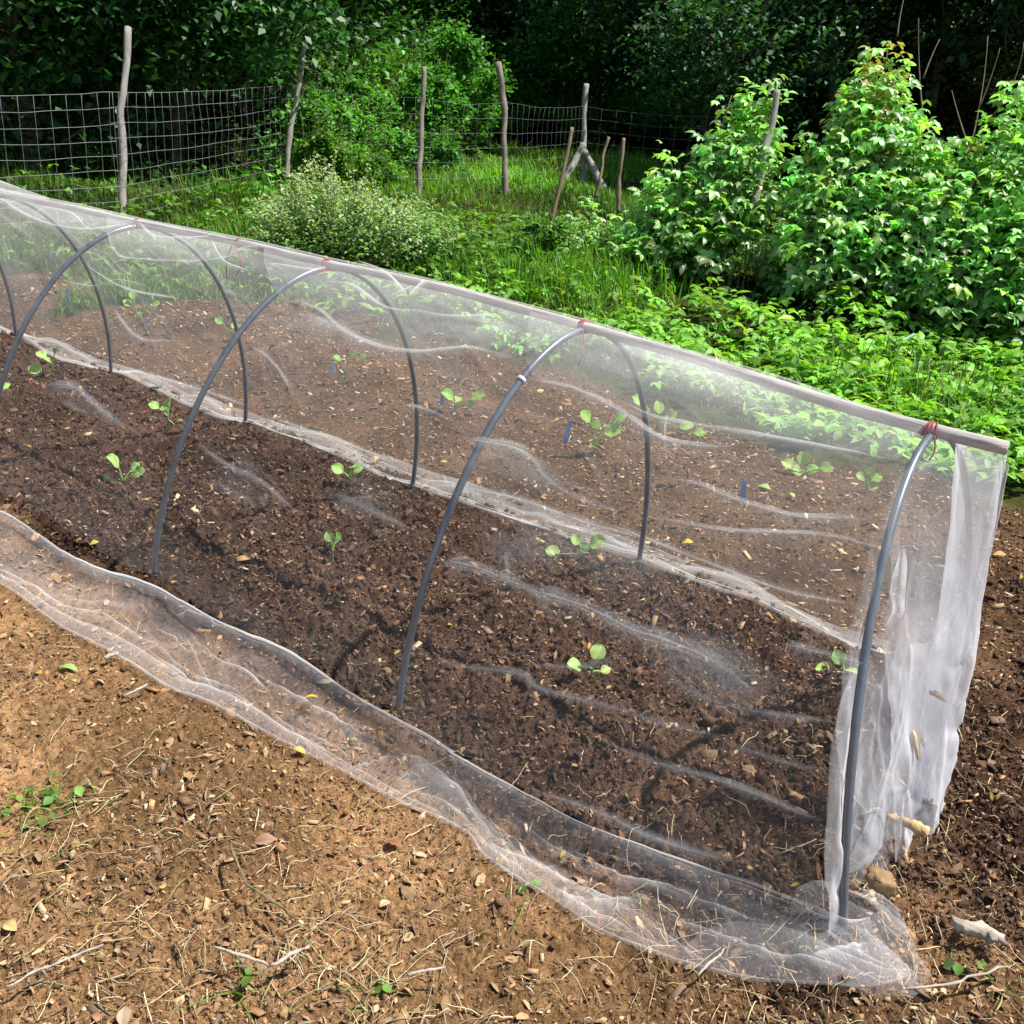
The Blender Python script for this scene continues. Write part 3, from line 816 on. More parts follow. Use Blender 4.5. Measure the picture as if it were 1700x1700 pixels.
def sk_line(u0, u1, i0, i1, wob=0.05, seed=1):
    i = np.arange(i0, i1); t = (i-i0)/(i1-i0)
    u = np.clip(u0+(u1-u0)*t+wob*fbm(t*6, t*0+seed, 3, seed), 0.01, 0.99)*(SK.shape[1]-1)
    j = u.astype(int); f = (u-j)[:, None]
    return SK[i, j]*(1-f)+SK[i, np.minimum(j+1, SK.shape[1]-1)]*f
def band(u0, u1, i0, i1, d0, mat=None):
    k = 7; L_ = [sk_line(u0+(u1-u0)*j/(k-1), u0+(u1-u0)*j/(k-1), i0, i1, .006, 2) for j in range(k)]
    V = np.stack(L_, 1); V[..., 2] += 0.006+0.016*np.sin(np.linspace(0, math.pi, k))[None]
    dd = (np.clip(d0*(.8+.9*fbm(np.arange(V.shape[0])*.03, np.arange(V.shape[0])*0., 3, 9)), .2, 1.3)[:, None]*np.array([.9, 1, .9, .75, .6, .5, .25])[None])
    mesh_np('fold', V.reshape(-1, 3), grid_quads(V.shape[0], k), None, mat or M['net_fold'], dd.reshape(-1, 1).repeat(3, 1), smooth=True, parent=net)
band(0.0, .13, 3, 300, .95)
band(0.0, .22, 296, 516, .55)
for (u0, u1, i0, i1, w, sd) in [(.9, .55, 30, 120, .012, 4), (.6, .8, 90, 190, .010, 5), (.45, .35, 190, 265, .014, 6), (.35, .75, 262, 330, .022, 7), (.75, .6, 300, 400, .016, 8), (.3, .45, 330, 470, .016, 9),
                              (.9, .5, 345, 400, .024, 10), (.6, .85, 400, 505, .014, 11), (.25, .6, 150, 200, .008, 12), (.9, .4, 235, 262, .012, 13), (.85, .3, 470, 512, .02, 14), (.2, .8, 488, 515, .012, 15), (.75, .9, 120, 240, .010, 16), (.8, .92, 260, 420, .014, 17), (.55, .2, 60, 78, .007, 18), (.3, .85, 150, 166, .007, 19)]:
    surf_ribbon(sk_line(u0, u1, i0, i1, 0.08, sd), w*2.2, M['net_soft'] if sd % 2 else M['net_fold'], rise=.2)
for k in range(16):
    i0 = int(rng.integers(5, 480)); ln = int(rng.integers(12, 60)); u0 = rng.uniform(.15, .9)
    surf_ribbon(sk_line(u0, u0+rng.normal(0, .25), i0, min(i0+ln, 518), .1, 30+k), rng.uniform(.008, .016), M['net_soft'], rise=.2)
# doubled back flap along the hem
def flap(i0, i1, u0, mat):
    i = np.arange(i0, i1); t = (i-i0)/(i1-i0); n_ = 8
    V = []
    for ii, tt in zip(i, t):
        wdt = (1-u0)*math.sin(math.pi*tt)**0.6
        for j in range(n_):
            u = (1-wdt*j/(n_-1))*(SK.shape[1]-1.001)
            q = int(u); f = u-q
            V.append(SK[ii, q]*(1-f)+SK[ii, q+1]*f+np.array([0, 0, 0.006+0.010*math.sin(math.pi*j/(n_-1))]))
    mesh_np('overlap_or_sheen', np.array(V), grid_quads(len(i), n_), None, mat, smooth=True, parent=net)
flap(290, 420, .62, M['net_skirt']); flap(10, 280, .80, M['net_skirt']); flap(410, 518, .45, M['net_skirt']); flap(255, 330, .35, M['net2'])

# far skirt
SF = skirt([(-160, 470), (0, 553), (200, 628), (405, 706), (680, 806), (850, 868), (1000, 925), (1200, 1000), (1350, 1055), (1470, 1095)][::1],
           [(-160, 425), (0, 528), (200, 596), (405, 668), (680, 758), (850, 815), (1000, 865), (1200, 940), (1350, 1005), (1480, 1050)], 260, 20, M['net2'], 0.02, 0.0, 0.016)
P = [q for q in SF[:, 3]]; surf_ribbon(P, 0.03, M['net_fold'], 'fold', 0.3); surf_ribbon(SF[:, 12], 0.02, M['net_fold'], 'fold', 0.3)

# end panel: net gathered over the open end and hanging from the pole's tip
PEy = 0.0
def end_panel(nu=150, nv=90, off=0.0, amp=0.045, seed=0, name='end_panel', mat=None, y0=-WH-0.01, y1=WH):
    U = np.linspace(0, 1, nu); Vv = np.linspace(0, 1, nv)
    ax, az = APEX[1]
    V = np.zeros((nu, nv, 3))
    for i, u in enumerate(U):
        yb = y0+(y1-y0)*u                                   # place along the bottom edge
        # top edge follows the hoop; near the middle it is carried out to the pole's end
        yt = yb
        q = max(0.0, 1-abs(yt/(WH+0.02))**PE)**(1/PE)
        zt = q*(az+0.012)
        xt = hoop_x[1]+(ax-hoop_x[1])*q-0.016-(.036*(yt/WH+1)*(1-q))
        mid = math.exp(-(yt/0.13)**2)
        xt = xt*(1-mid)+(POLE_END[0]-0.004)*mid
        zt = zt*(1-mid)+(POLE_END[2]-0.012)*mid
        xb = 1.140+0.03*math.exp(-(yb/0.2)**2)+(off if yb < 0 else -abs(off))-0.17*max(yb, 0)
        zb = 0.0
        ph = u*4.2*math.pi+seed+1.2*math.sin(u*9+seed)
        for j, v in enumerate(Vv):
            x = xt+(xb-xt)*(v**0.75); z = zt+(zb-zt)*v; y = yt+(yb*0.93-yt)*v
            a = amp*math.sin(math.pi*min(v*1.2, 1)*0.5)*(0.4+0.6*min(1, zt/0.4))*(1 if yb < -.03 else .45)
            x += (off*v if yb < 0 else 0) + a*(0.55*math.sin(ph+1.5*v)+0.35*math.sin(2.3*ph-2*v+seed)-.35)*min(1, .25+1.3*v)
            y += 0.6*a*math.cos(ph*1.3+v*2)
            # slack bulging inwards behind the near leg
            x -= 0.02*math.exp(-((yb+0.40)/0.10)**2)*math.exp(-((z-0.30)/0.13)**2)
            x -= 0.03*math.exp(-((yb+0.36)/0.07)**2)*math.exp(-((z-0.50)/0.07)**2)
            V[i, j] = (x, y, z)
    X, Y, Z = V[..., 0], V[..., 1], V[..., 2]
    V[..., 0] += 0.014*fbm(Y*14+seed, Z*6, 3, 70+seed); V[..., 1] += 0.012*fbm(X*14, Z*9+seed, 3, 75+seed)
    vv0 = np.tile(Vv[None], (nu, 1))
    wq = fbm(Y*5+seed, Z*5, 3, 90+seed)
    rg = np.clip(1-4.5*np.abs(vnoise(Y*9+1.6*wq+seed+Z*2.5, Z*2.6-Y*2+wq, 91+seed)), 0, 1)**1.6+.7*np.clip(1-5*np.abs(vnoise(Y*12-Z*9+2*wq, Z*7+Y*6+seed, 93+seed)), 0, 1)**2
    V[..., 0] -= 0.007*rg*S(.22, .6, vv0); V[..., 1] += .010*wq*S(.2, .6, vv0)
    V[..., 2] = np.maximum(V[..., 2], ground_z(X.ravel(), Y.ravel(), False).reshape(X.shape)+0.01)
    vv = np.tile(Vv[None], (nu, 1)); 
    dn = (0.40+0.55*S(.2, .7, vv))*(.85+.45*np.clip(rg, 0, 1)*S(.2, .5, vv))*np.clip(.85+1.3*fbm(Y*5+seed, Z*3.0, 3, 80+seed), .25, 2)
    o = mesh_np(name, V.reshape(-1, 3), grid_quads(nu, nv), None, mat or M['net_end'], dn.reshape(-1, 1).repeat(3, 1), smooth=True, parent=net)
    return V
EP = end_panel(amp=.024)
EP2 = end_panel(off=0.02, amp=0.018, seed=3, y0=-0.30, y1=0.45, name='end_panel')
def lobe(lpx, rpx, seed, depth0, mat):
    a = resample(lpx, 60); b = resample(rpx, 60); nv = 26; V = []; D = []
    for i in range(60):
        for j in range(nv):
            u = j/(nv-1); q = a[i]+(b[i]-a[i])*u
            r_ = ray(*q); dd = depth0[0]+(depth0[1]-depth0[0])*i/59
            dd += .035*math.sin(math.pi*u)-.03*u+.012*float(fbm(np.array([u*2.5+seed]), np.array([i*.09]), 3, seed)[0])
            V.append(CAM+r_*dd); D.append((.75+.5*(u < .06))*float(S(0, .35, i/59)*.9+.1)*float(S(1, .85, i/59)*.8+.2)*(.8+.8*float(fbm(np.array([u*2+seed]), np.array([i*.06]), 2, seed+2)[0])))
    mesh_np('end_fold', np.array(V), grid_quads(60, nv), None, mat, np.array(D)[:, None].repeat(3, 1), smooth=True, parent=net)
_lg = hoop_pts(1)
def leg_depth(py):
    d = _lg[:30]-CAM; zc = d@_fw; yy = 850-F_PX*(d@UP)/zc
    return float(zc[np.argmin(np.abs(yy-py))])
lobe([(1458, 1075), (1425, 1105), (1400, 1150), (1388, 1205), (1393, 1265), (1408, 1310), (1436, 1345)], [(1500, 1085), (1506, 1130), (1500, 1180), (1492, 1220), (1484, 1270), (1470, 1320), (1450, 1350)], 4, (leg_depth(1080)+.05, leg_depth(1345)+.05), M['net_end'])
lobe([(1497, 905), (1490, 930), (1482, 955), (1478, 985), (1482, 1010), (1470, 1040)], [(1500, 900), (1506, 935), (1504, 970), (1502, 1000), (1500, 1020), (1482, 1050)], 7, (leg_depth(905)+.03, leg_depth(1050)+.03), M['net_end'])
lobe([(1545, 830), (1520, 900), (1506, 980), (1502, 1040), (1512, 1090), (1500, 1180), (1470, 1290), (1440, 1400)], [(1640, 890), (1625, 960), (1612, 1050), (1600, 1110), (1580, 1180), (1555, 1255), (1525, 1340), (1480, 1420)], 9, (leg_depth(830)+.16, leg_depth(1400)+.06), M['net_end'])
def ep_line(E_, pts):
    n_, m_ = E_.shape[:2]; u = smooth_px([(a*400, b*400) for a, b in pts], 9)/400
    return np.array([E_[min(int(a*(n_-1)), n_-1), min(int(max(b, 0)*(m_-1)), m_-1)] for a, b in u])
def ep_ribbon(E_, pts, w, mat=None):
    P = ep_line(E_, pts); Nn = np.tile(np.array([.75, -.6, .25]), (len(P), 1)); Nn /= np.linalg.norm(Nn[0])
    ribbon(P, Nn, w, mat or M['net_fold'], 'fold', 0.003, True, 0.4)
for pts, w in [([(.5, .0), (.5, .3), (.5, .6), (.5, .98)], .012), ([(.36, .12), (.34, .4), (.31, .7), (.30, .97)], .012), ([(.42, .3), (.40, .6), (.43, .97)], .01), ([(.2, .3), (.17, .6), (.2, .95)], .012), ([(.3, .6), (.36, .72), (.44, .70), (.5, .62)], .012), ([(.28, .8), (.36, .86), (.46, .82)], .016), ([(.22, .5), (.27, .7), (.26, .9)], .01), ([(.1, .5), (.13, .8), (.12, .98)], .012), ([(.46, .1), (.45, .5), (.48, .9)], .008), ([(.15, .75), (.24, .83), (.3, .95)], .014)]:
    ep_ribbon(EP, pts, w)
kk = int(np.argmin(np.abs(EP[:, 40, 1]-0.0)))
edge = EP[kk].copy(); edge[:, 0] += .010
ribbon(edge[2:-2], np.tile(np.array([.55, -.8, .2])/.99, (len(edge)-4, 1)), .016, M['net_hem'], 'hem', 0.002, False, .2)
# net piled on the soil round the front foot
def pile(cx, cy, rx, ry, h, seed, mat):
    nu, nv = 70, 24
    th = np.linspace(0, 2*math.pi, nu, endpoint=False); rr = np.linspace(0.02, 1, nv)
    TH, RR = np.meshgrid(th, rr, indexing='ij')
    wob = 1+0.22*fbm(np.cos(TH)*1.8+seed, np.sin(TH)*1.8, 3, seed)
    X = cx+rx*RR*np.cos(TH)*wob; Y = cy+ry*RR*np.sin(TH)*wob
    Z = ground_z(X.ravel(), Y.ravel(), False).reshape(X.shape)+0.012+h*(1-RR**2)+h*0.8*np.abs(fbm(X*9, Y*9, 3, seed+4))*(1.1-RR)+0.003*np.abs(fbm(X*40, Y*40, 2, seed))
    mesh_np('skirt', np.stack([X, Y, Z], -1).reshape(-1, 3), grid_quads(nu, nv, True), None, mat, smooth=True, parent=net)
p = G(1425, 1548); pile(p[0], p[1], .135, .12, .028, 3, M['net_skirt'])
p = G(1430, 1575); pile(p[0], p[1], .115, .065, .022, 8, M['net_skirt'])
p = G(1462, 1510); pile(p[0], p[1], .055, .05, .02, 12, M['net_skirt'])
p = G(1440, 1420); pile(p[0], p[1], .05, .12, .03, 15, M['net_skirt'])
# net over the pole's far left end blown up in a loose bulge
xs = np.linspace(-5.0, -2.75, 60); vv = np.linspace(-1, 1, 12)
X, Vv = np.meshgrid(xs, vv, indexing='ij')
bul = np.sin(math.pi*(X-xs[0])/(xs[-1]-xs[0]))*0.045
tp_ = np.sin(math.pi*(X-xs[0])/(xs[-1]-xs[0]))**.6
Vt = np.stack([X, 0.05+0.16*Vv*tp_, ridge(X)+0.004+bul*(1-Vv**2)-0.20*(0.05+0.16*Vv*tp_)**2], -1)
mesh_np('overlap_or_sheen', Vt.reshape(-1, 3), grid_quads(60, 12), None, M['net2'], smooth=True, parent=net)

# ------------------------------------------------------------------ seedlings
def seedling(base_px, leaves, label, name='seedling', cat='seedling', colr=(.20, .36, .12), group='seedlings in and behind the tunnel', far_=False):
    b = G(*base_px); b = np.array([b[0], b[1], gz1(b[0], b[1])])
    dist = depth(b); px2m = dist/F_PX
    e = empty(name, b, label, cat, group)
    right = np.array([RGT2[0], RGT2[1], 0]); away = np.array([FWD2[0], FWD2[1], 0]); up = np.array([0, 0, 1.0])
    st = Acc()
    top = max(base_px[1]-l[1] for l in leaves)*px2m*0.4
    t = np.linspace(0, 1, 6)
    st.tube(np.stack([0*t, 0*t, -0.02+t*(top+0.02)], -1), np.linspace(.0042, .003, 6), 6, np.array([.22, .30, .14]))
    for (lx, ly, lr) in leaves:
        r_ = lr*px2m
        dx = (lx-base_px[0])*px2m; dz = max((base_px[1]-ly)*px2m*0.97, 0.01)
        dy = rng.normal(0, 0.012)
        tip = right*dx+up*dz+away*dy
        # leaf disc centred at tip, growing out from the stem
        hd = right*dx+away*(dy+rng.normal(0, .01))+up*(.25*abs(dx)+.35*dz*rng.uniform(.2, 1))
        X_ = hd/(np.linalg.norm(hd)+1e-9)
        Zn = up*.75-away*rng.uniform(.35, .8)+right*rng.normal(0, .25)
        Y_ = np.cross(Zn, X_); Y_ /= np.linalg.norm(Y_)
        Z_ = np.cross(X_, Y_)
        fr = np.stack([X_, Y_, Z_], -1)
        r_ *= 1.02 if not far_ else .86
        st0 = tip-X_*r_*0.95
        tv, tq = ROUND
        c = np.array(colr)*rng.uniform(.8, 1.25)*rng.uniform(.92, 1.08, 3)
        nu = 9
        # rounded blade, finer than the template
        V = []; Q = []
        pr = np.array([.12, .62, .92, 1.0, .98, .86, .60, .10])
        for i, w in enumerate(pr):
            tt = i/(len(pr)-1)
            for j, s_ in enumerate((-1, -.55, 0, .55, 1)):
                yv = s_*w*0.46
                V.append((tt, yv, 0.32*abs(yv)+0.04*math.sin(tt*9+j*1.7+lx)-.25*(tt-.4)**2*0.6))
        V = np.array(V)*r_*2.0
        Q = grid_quads(len(pr), 5)
        W = st0[None]+V@fr.T
        cc = np.tile(c, (len(W), 1)); cc[2::5] *= 1.3
        mesh_np('leaf', W, Q, None, M['seedling'], cc, smooth=True, parent=e)
        s0 = up*top*rng.uniform(.3, 1.0)
        tt = np.linspace(0, 1, 7)[:, None]
        midp = (s0+st0)/2+up*0.008
        Pq = (1-tt)**2*s0+2*tt*(1-tt)*midp+tt**2*(st0+fr[:, 0]*r_*0.15)
        st.tube(Pq, np.linspace(.0031, .0022, 7), 5, c*1.15)
    st.build('stem', M['seedling'], e, True)
    return e
SEED = [
 ((980, 1142), [(985, 1090, 14), (950, 1118, 14), (1002, 1128, 9)], 'pale green seedling with three round leaves nearest the camera in the tunnel'),
 ((1398, 1128), [(1362, 1110, 15), (1388, 1090, 13), (1407, 1108, 13)], 'seedling half behind the net beside the front hoop leg'),
 ((962, 940), [(952, 903, 10), (986, 902, 15), (968, 915, 10), (916, 932, 13)], 'seedling with one leaf drooping left, beside the taped hoop\'s far leg'),
 ((552, 938), [(563, 888, 12), (546, 892, 9), (555, 905, 8)], 'narrow upright seedling with small leaves midway between two near hoop legs'),
 ((203, 795), [(195, 745, 14), (235, 762, 11), (178, 782, 12), (222, 760, 10)], 'four leaved seedling on open compost left of the third hoop'),
 ((280, 708), [(284, 665, 13), (258, 675, 9), (299, 706, 10), (272, 680, 8)], 'seedling touching the third hoop, its low leaf in front of the pipe'),
 ((88, 628), [(98, 583, 8), (72, 592, 9), (60, 617, 11), (85, 600, 8)], 'small bluish seedling beside the far white skirt near the left edge'),
 ((580, 808), [(588, 770, 10), (560, 782, 11), (594, 778, 9)], 'little seedling left of the far leg with a faint net patch below'),
 ((2, 672), [(4, 655, 9), (12, 650, 8), (-8, 660, 9)], 'seedling cut by the left edge of the photo beside a hoop leg'),
 ((985, 758), [(965, 690, 14), (1012, 712, 17), (985, 702, 12), (982, 742, 12), (1022, 690, 12)], 'tall brassica plant behind the tunnel beside the slanting blue tag'),
 ((755, 690), [(742, 660, 14), (792, 658, 14), (780, 672, 8), (760, 668, 8)], 'brassica plant behind the net with two broad leaves hiding a blue tag'),
 ((572, 638), [(560, 592, 9), (585, 585, 9), (602, 587, 9), (572, 622, 7)], 'plant behind the net with three leaves level in a row'),
 ((388, 572), [(402, 548, 9), (365, 538, 9), (390, 545, 8)], 'plant seen behind the crossing of two hoop pipes'),
 ((228, 536), [(214, 502, 9), (224, 488, 9), (260, 500, 8), (230, 522, 8)], 'yellowish plant beside a fallen blue tag behind the net'),
 ((128, 520), [(118, 450, 9), (146, 466, 8), (130, 490, 9), (126, 498, 7)], 'farthest yellowish plant behind the net, next to upright blue tag'),
 ((1335, 785), [(1308, 768, 15), (1328, 752, 15), (1348, 772, 12), (1368, 765, 14), (1320, 776, 14)], 'bushy broad leaved plant low behind the net near the pole\'s right end'),
 ((1436, 818), [(1440, 780, 11), (1424, 790, 11), (1450, 790, 11), (1437, 800, 10), (1445, 805, 9)], 'small feathery plant behind the net left of the front hoop'),
 ((1090, 712), [(1055, 662, 14), (1088, 672, 13), (1138, 700, 14), (1162, 712, 12), (1110, 680, 12), (1070, 685, 11)], 'spreading leafy plant right behind the far leg of the taped hoop'),
]
for bp, lv, lb in SEED:
    far = bp[1] < 830 and not (bp in ((203, 795), (280, 708), (88, 628), (580, 808), (2, 672)))
    seedling(bp, lv, lb, colr=(.22, .37, .06) if far else (.36, .54, .16), name='seedling', far_=far)

# plant tags
for (px, h, lean, mat, lb) in [((937, 742), 30, .14, 'tag_blue', 'blue plastic plant tag slanting beside the tall brassica plant'), ((1231, 838), 26, -.05, 'tag_blue', 'bright blue plant tag standing alone in the right part of the far bed'),
                           ((733, 684), 18, .02, 'tag_blue', 'blue plant tag half hidden under a broad brassica leaf'), ((234, 540), 14, .9, 'tag_blue', 'blue plant tag knocked over flat behind the net'),
                           ((112, 512), 24, .08, 'tag_blue', 'blue plant tag farthest left behind the net'), ((551, 626), 16, .12, 'tag_grey', 'faded grey plant tag left of the plant with level leaves'), ((759, 630), 50, -.05, 'tag_grey', 'tall thin pale plant marker behind the net, above the broad leaves')]:
    b = G(*px); zb = gz1(b[0], b[1]); s_ = depth(b)/F_PX
    hh = h*s_+0.03; w = 0.011 if h < 40 else .005
    a = Acc()
    prof = [(-w, 0.02), (w, 0.02), (w, hh-.004), (w*.7, hh), (-w*.7, hh), (-w, hh-.004), (-w*.3, -.03), (w*.3, -.03)]
    order = [6, 7, 1, 2, 3, 4, 5, 0]
    pr = np.array([prof[i] for i in order])
    k = len(pr)
    right = np.array([RGT2[0], RGT2[1], 0])*1.0; th = np.array([FWD2[0], FWD2[1], 0])*.0012
    V = np.vstack([np.array([right*(q[0]+lean*q[1])+np.array([0, 0, q[1]*math.cos(lean)])+th*s1 for q in pr]) for s1 in (-1, 1)])
    me = bpy.data.meshes.new('plant_tag')
    faces = [list(range(k))[::-1], list(range(k, 2*k))]+[[i, (i+1) % k, (i+1) % k+k, i+k] for i in range(k)]
    me.from_pydata(V.tolist(), [], faces); me.materials.append(M[mat])
    o = bpy.data.objects.new('plant_tag', me); C.objects.link(o); o.location = (b[0], b[1], zb)
    tag(o, lb, 'plant tag', 'plant tags in the far bed')

# fallen leaves worth telling apart
def fallen(px, size_px, colr, label, hd=None, z=None):
    b = G(*px); zb = gz1(b[0], b[1])+0.012 if z is None else z
    if z is not None: b = G(px[0], px[1], z)
    s_ = depth(b)/F_PX*size_px
    V = []; pr = np.array([.08, .55, .9, 1.0, .85, .5, .04])
    for i, w in enumerate(pr):
        t = i/(len(pr)-1)
        for s1 in (-1, -.5, 0, .5, 1): V.append((t-.5, s1*w*.30, .25*abs(s1*w*.3)+.12*math.sin(t*3.1)))
    V = np.array(V)*s_
    fr = rot_frames(1, np.array([hd if hd is not None else rng.uniform(0, 6.28)]), np.array([rng.normal(0, .12)]), np.array([rng.normal(0, .2)]))[0]
    c = np.tile(np.array(colr), (len(V), 1)); c[2::5] *= .75
    o = mesh_np('fallen_leaf', V@fr.T, grid_quads(len(pr), 5), None, M['dryleaf'], c, smooth=True); o.location = (b[0], b[1], zb)
    tag(o, label, 'leaf', 'fallen leaves on soil and net')
YL = (.72, .46, .03)
fallen((516, 1159), 24, YL, 'bright yellow leaf lying on the near net skirt', .8, .035)
fallen((497, 1235), 24, YL, 'yellow leaf at the hem of the net skirt', .3)
fallen((63, 1110), 16, (.60, .50, .08), 'small yellow leaf on the path near the left edge')
fallen((112, 1105), 34, (.35, .52, .16), 'long pale green leaf on the path below the net hem', .5)
fallen((158, 913), 15, (.70, .52, .12), 'yellow leaf caught on the top fold of the near skirt')
fallen((290, 980), 12, YL, 'tiny yellow leaf at the foot of the third hoop')
fallen((615, 816), 15, (.66, .50, .20), 'pale yellow leaf on compost below a small seedling')
fallen((625, 748), 14, YL, 'yellow leaf on the white far skirt near a thin hoop leg')
fallen((737, 754), 12, (.7, .5, .15), 'yellow leaf in the furrow left of the taped hoop')
fallen((717, 626), 12, YL, 'yellow leaf on the far bed above the two broad leaves')
fallen((1145, 886), 18, YL, 'narrow yellow leaf right of the taped hoop\'s far leg', .9)
fallen((1268, 816), 22, (.40, .55, .15), 'green leaf lying right of the bright blue tag', .1)
fallen((1310, 838), 18, (.38, .55, .15), 'light green leaf fallen below the bushy plant', 2.6)
fallen((1288, 882), 14, (.70, .62, .28), 'cream coloured leaf on the soil behind the tunnel at right', 1.2)
fallen((1655, 937), 20, (.62, .42, .14), 'tan leaf on the dark soil right of the net end')
fallen((205, 1672), 40, (.50, .36, .25), 'curled dry brown leaf near the bottom left corner', 2.5)
fallen((440, 1372), 36, (.40, .24, .16), 'long curled reddish brown leaf on the path', .9)
fallen((640, 1480), 26, (.62, .46, .26), 'pale crumpled leaf on the path in the middle foreground')
fallen((15, 1520), 34, (.60, .48, .20), 'yellowish dry leaf at the left edge of the foreground', .1)
fallen((655, 1378), 30, (.34, .16, .09), 'rusty brown chunk of leaf below the net skirt', .2)

# ------------------------------------------------------------------ stones, chips, sticks near the tunnel end
def lump(name, px, size, mat, label, cat, zoff=0.0, seed=1, group=None, hd=0.0, z=None):
    b = G(*px) if z is None else G(px[0], px[1], z)
    nu, nv = 26, 16
    th = np.linspace(0, 2*math.pi, nu, endpoint=False); ph = np.linspace(0.02, math.pi-.02, nv)
    TH, PH = np.meshgrid(th, ph, indexing='ij')
    D = np.stack([np.sin(PH)*np.cos(TH), np.sin(PH)*np.sin(TH), np.cos(PH)], -1)
    k = 1+0.5*fbm(D[..., 0]*1.6+seed, D[..., 1]*1.6+D[..., 2]*1.3, 4, seed)
    k = k*(1-0.12*np.round(vnoise(D[..., 0]*2.2+seed*3, D[..., 2]*2.2+D[..., 1]*2, seed)*4)/4)
    V = D*k[..., None]
    rs = np.random.default_rng(seed)
    for _ in range(14):
        nn = rs.normal(size=3); nn /= np.linalg.norm(nn); ex = np.maximum(0, V@nn-rs.uniform(.55, .85)); V = V-ex[..., None]*nn
    V = V*np.array(size)*1.25
    c, s_ = math.cos(hd), math.sin(hd)
    V = np.stack([V[..., 0]*c-V[..., 1]*s_, V[..., 0]*s_+V[..., 1]*c, V[..., 2]], -1)
    o = mesh_np(name, V.reshape(-1, 3), grid_quads(nu, nv, True), None, mat, smooth=False)
    zb = gz1(b[0], b[1]) if z is None else z
    o.location = (b[0], b[1], zb+size[2]*.55+zoff)
    return tag(o, label, cat, group)
lump('stone', (1463, 1470), (.026, .022, .022), M['stone'], 'brown stone weighing the net down beside the front hoop foot', 'stone', .0, 3, z=.06)
lump('stone', (1241, 1288), (.02, .017, .014), M['stone'], 'tan stone on the compost inside the tunnel near its right end', 'stone', 0, 5)
lump('stone', (640, 1126), (.018, .015, .013), M['stone'], 'small stone at the net fold left of the taped hoop foot', 'stone', 0, 6)
lump('stone', (677, 1452), (.016, .013, .010), M['stone'], 'yellowish pebble on the path below the net hem', 'stone', 0, 9)

def splinter(name, pA, pB, w, mat, label, cat, z, group=None, th=.6, z2=None):
    a = G(pA[0], pA[1], z); b = G(pB[0], pB[1], z if z2 is None else z2)
    k = 14; t = np.linspace(0, 1, k)
    P = a[None]+(b-a)[None]*t[:, None]; P = P-a
    wv = w*(0.55+0.45*np.sin(math.pi*np.clip(t*.9+.1, 0, 1)))*(1+.3*vnoise(t*7, t*0+pA[0], 3))
    if name == 'wood_chip': wv = w*np.interp(t, [0, .1, .5, .72, 1], [.45, .6, .62, 1.15, .9])
    L_ = np.linalg.norm(b-a)*(.35 if name == 'wood_chip' else 1); sd_ = (pA[0]*7+pA[1]) % 97
    P[:, 0] += L_*.10*fbm(t*2.5+sd_, t*0+1, 3, 5); P[:, 1] += L_*.10*fbm(t*2.5+sd_, t*0+7, 3, 6)
    V, Q, T = tube_np(P, wv, 5)
    V = V+rng.normal(0, 1, V.shape)*w*.22*np.array([1, 1, .7])
    o = mesh_np(name, V, Q, T, mat, smooth=False); o.location = a
    return tag(o, label, cat, group)
def ep_at(px, py):
    d = ray(px, py); t = (1.205-CAM[0])/d[0]
    return CAM+d*t
def chip_on_end(pA, pB, w, label):
    best = EP.reshape(-1, 3); 
    def near(px, py):
        d = best-CAM; zc = d@_fw
        q = np.stack([850+F_PX*(d@RT)/zc, 850-F_PX*(d@UP)/zc], -1)
        e2 = ((q-np.array([px, py]))**2).sum(1)
        cand = np.where(e2 < 14**2)[0]
        if len(cand) == 0: cand = np.array([np.argmin(e2)])
        return best[cand[np.argmin(zc[cand])]]+np.array([.012, -.010, .006])
    a = near(*pA); b = near(*pB)
    dist = depth(a); 
    # keep the chip flat against the net: both ends at one depth
    rb = ray(*pB); b = CAM+rb*dist
    ra = ray(*pA); a = CAM+ra*dist
    k = 7; t = np.linspace(0, 1, k)
    P = (b-a)[None]*t[:, None]
    V, Q, T = tube_np(P, w*np.interp(t, [0, .08, .6, .9, 1], [.55, 1, .95, .6, .2]), 4)
    V = V+rng.normal(0, w*.13, V.shape)
    o = mesh_np('wood_chip', V, Q, T, M['chip'], smooth=False); o.location = a
    tag(o, label, 'wood chip', 'wood chips caught on the net end')
chip_on_end((1545, 1148), (1574, 1165), .008, 'short wood chip caught highest on the gathered net end')
chip_on_end((1516, 1213), (1524, 1262), .006, 'long upright wood splinter on the net end, left of a shorter one')
chip_on_end((1527, 1212), (1534, 1240), .005, 'short splinter right of the long upright one on the net end')
chip_on_end((1493, 1295), (1503, 1306), .004, 'tiny brown wood bit low on the net end')
splinter('wood_chip', (1472, 1352), (1545, 1382), .013, M['chip'], 'big pale wood chip lying across the bottom of the net end', 'wood chip', .085, 'wood chips caught on the net end', z2=.075)
splinter('stick', (1583, 1528), (1668, 1562), .0145, M['driftwood'], 'thick grey weathered stick on dark soil right of the tunnel', 'stick', .02)
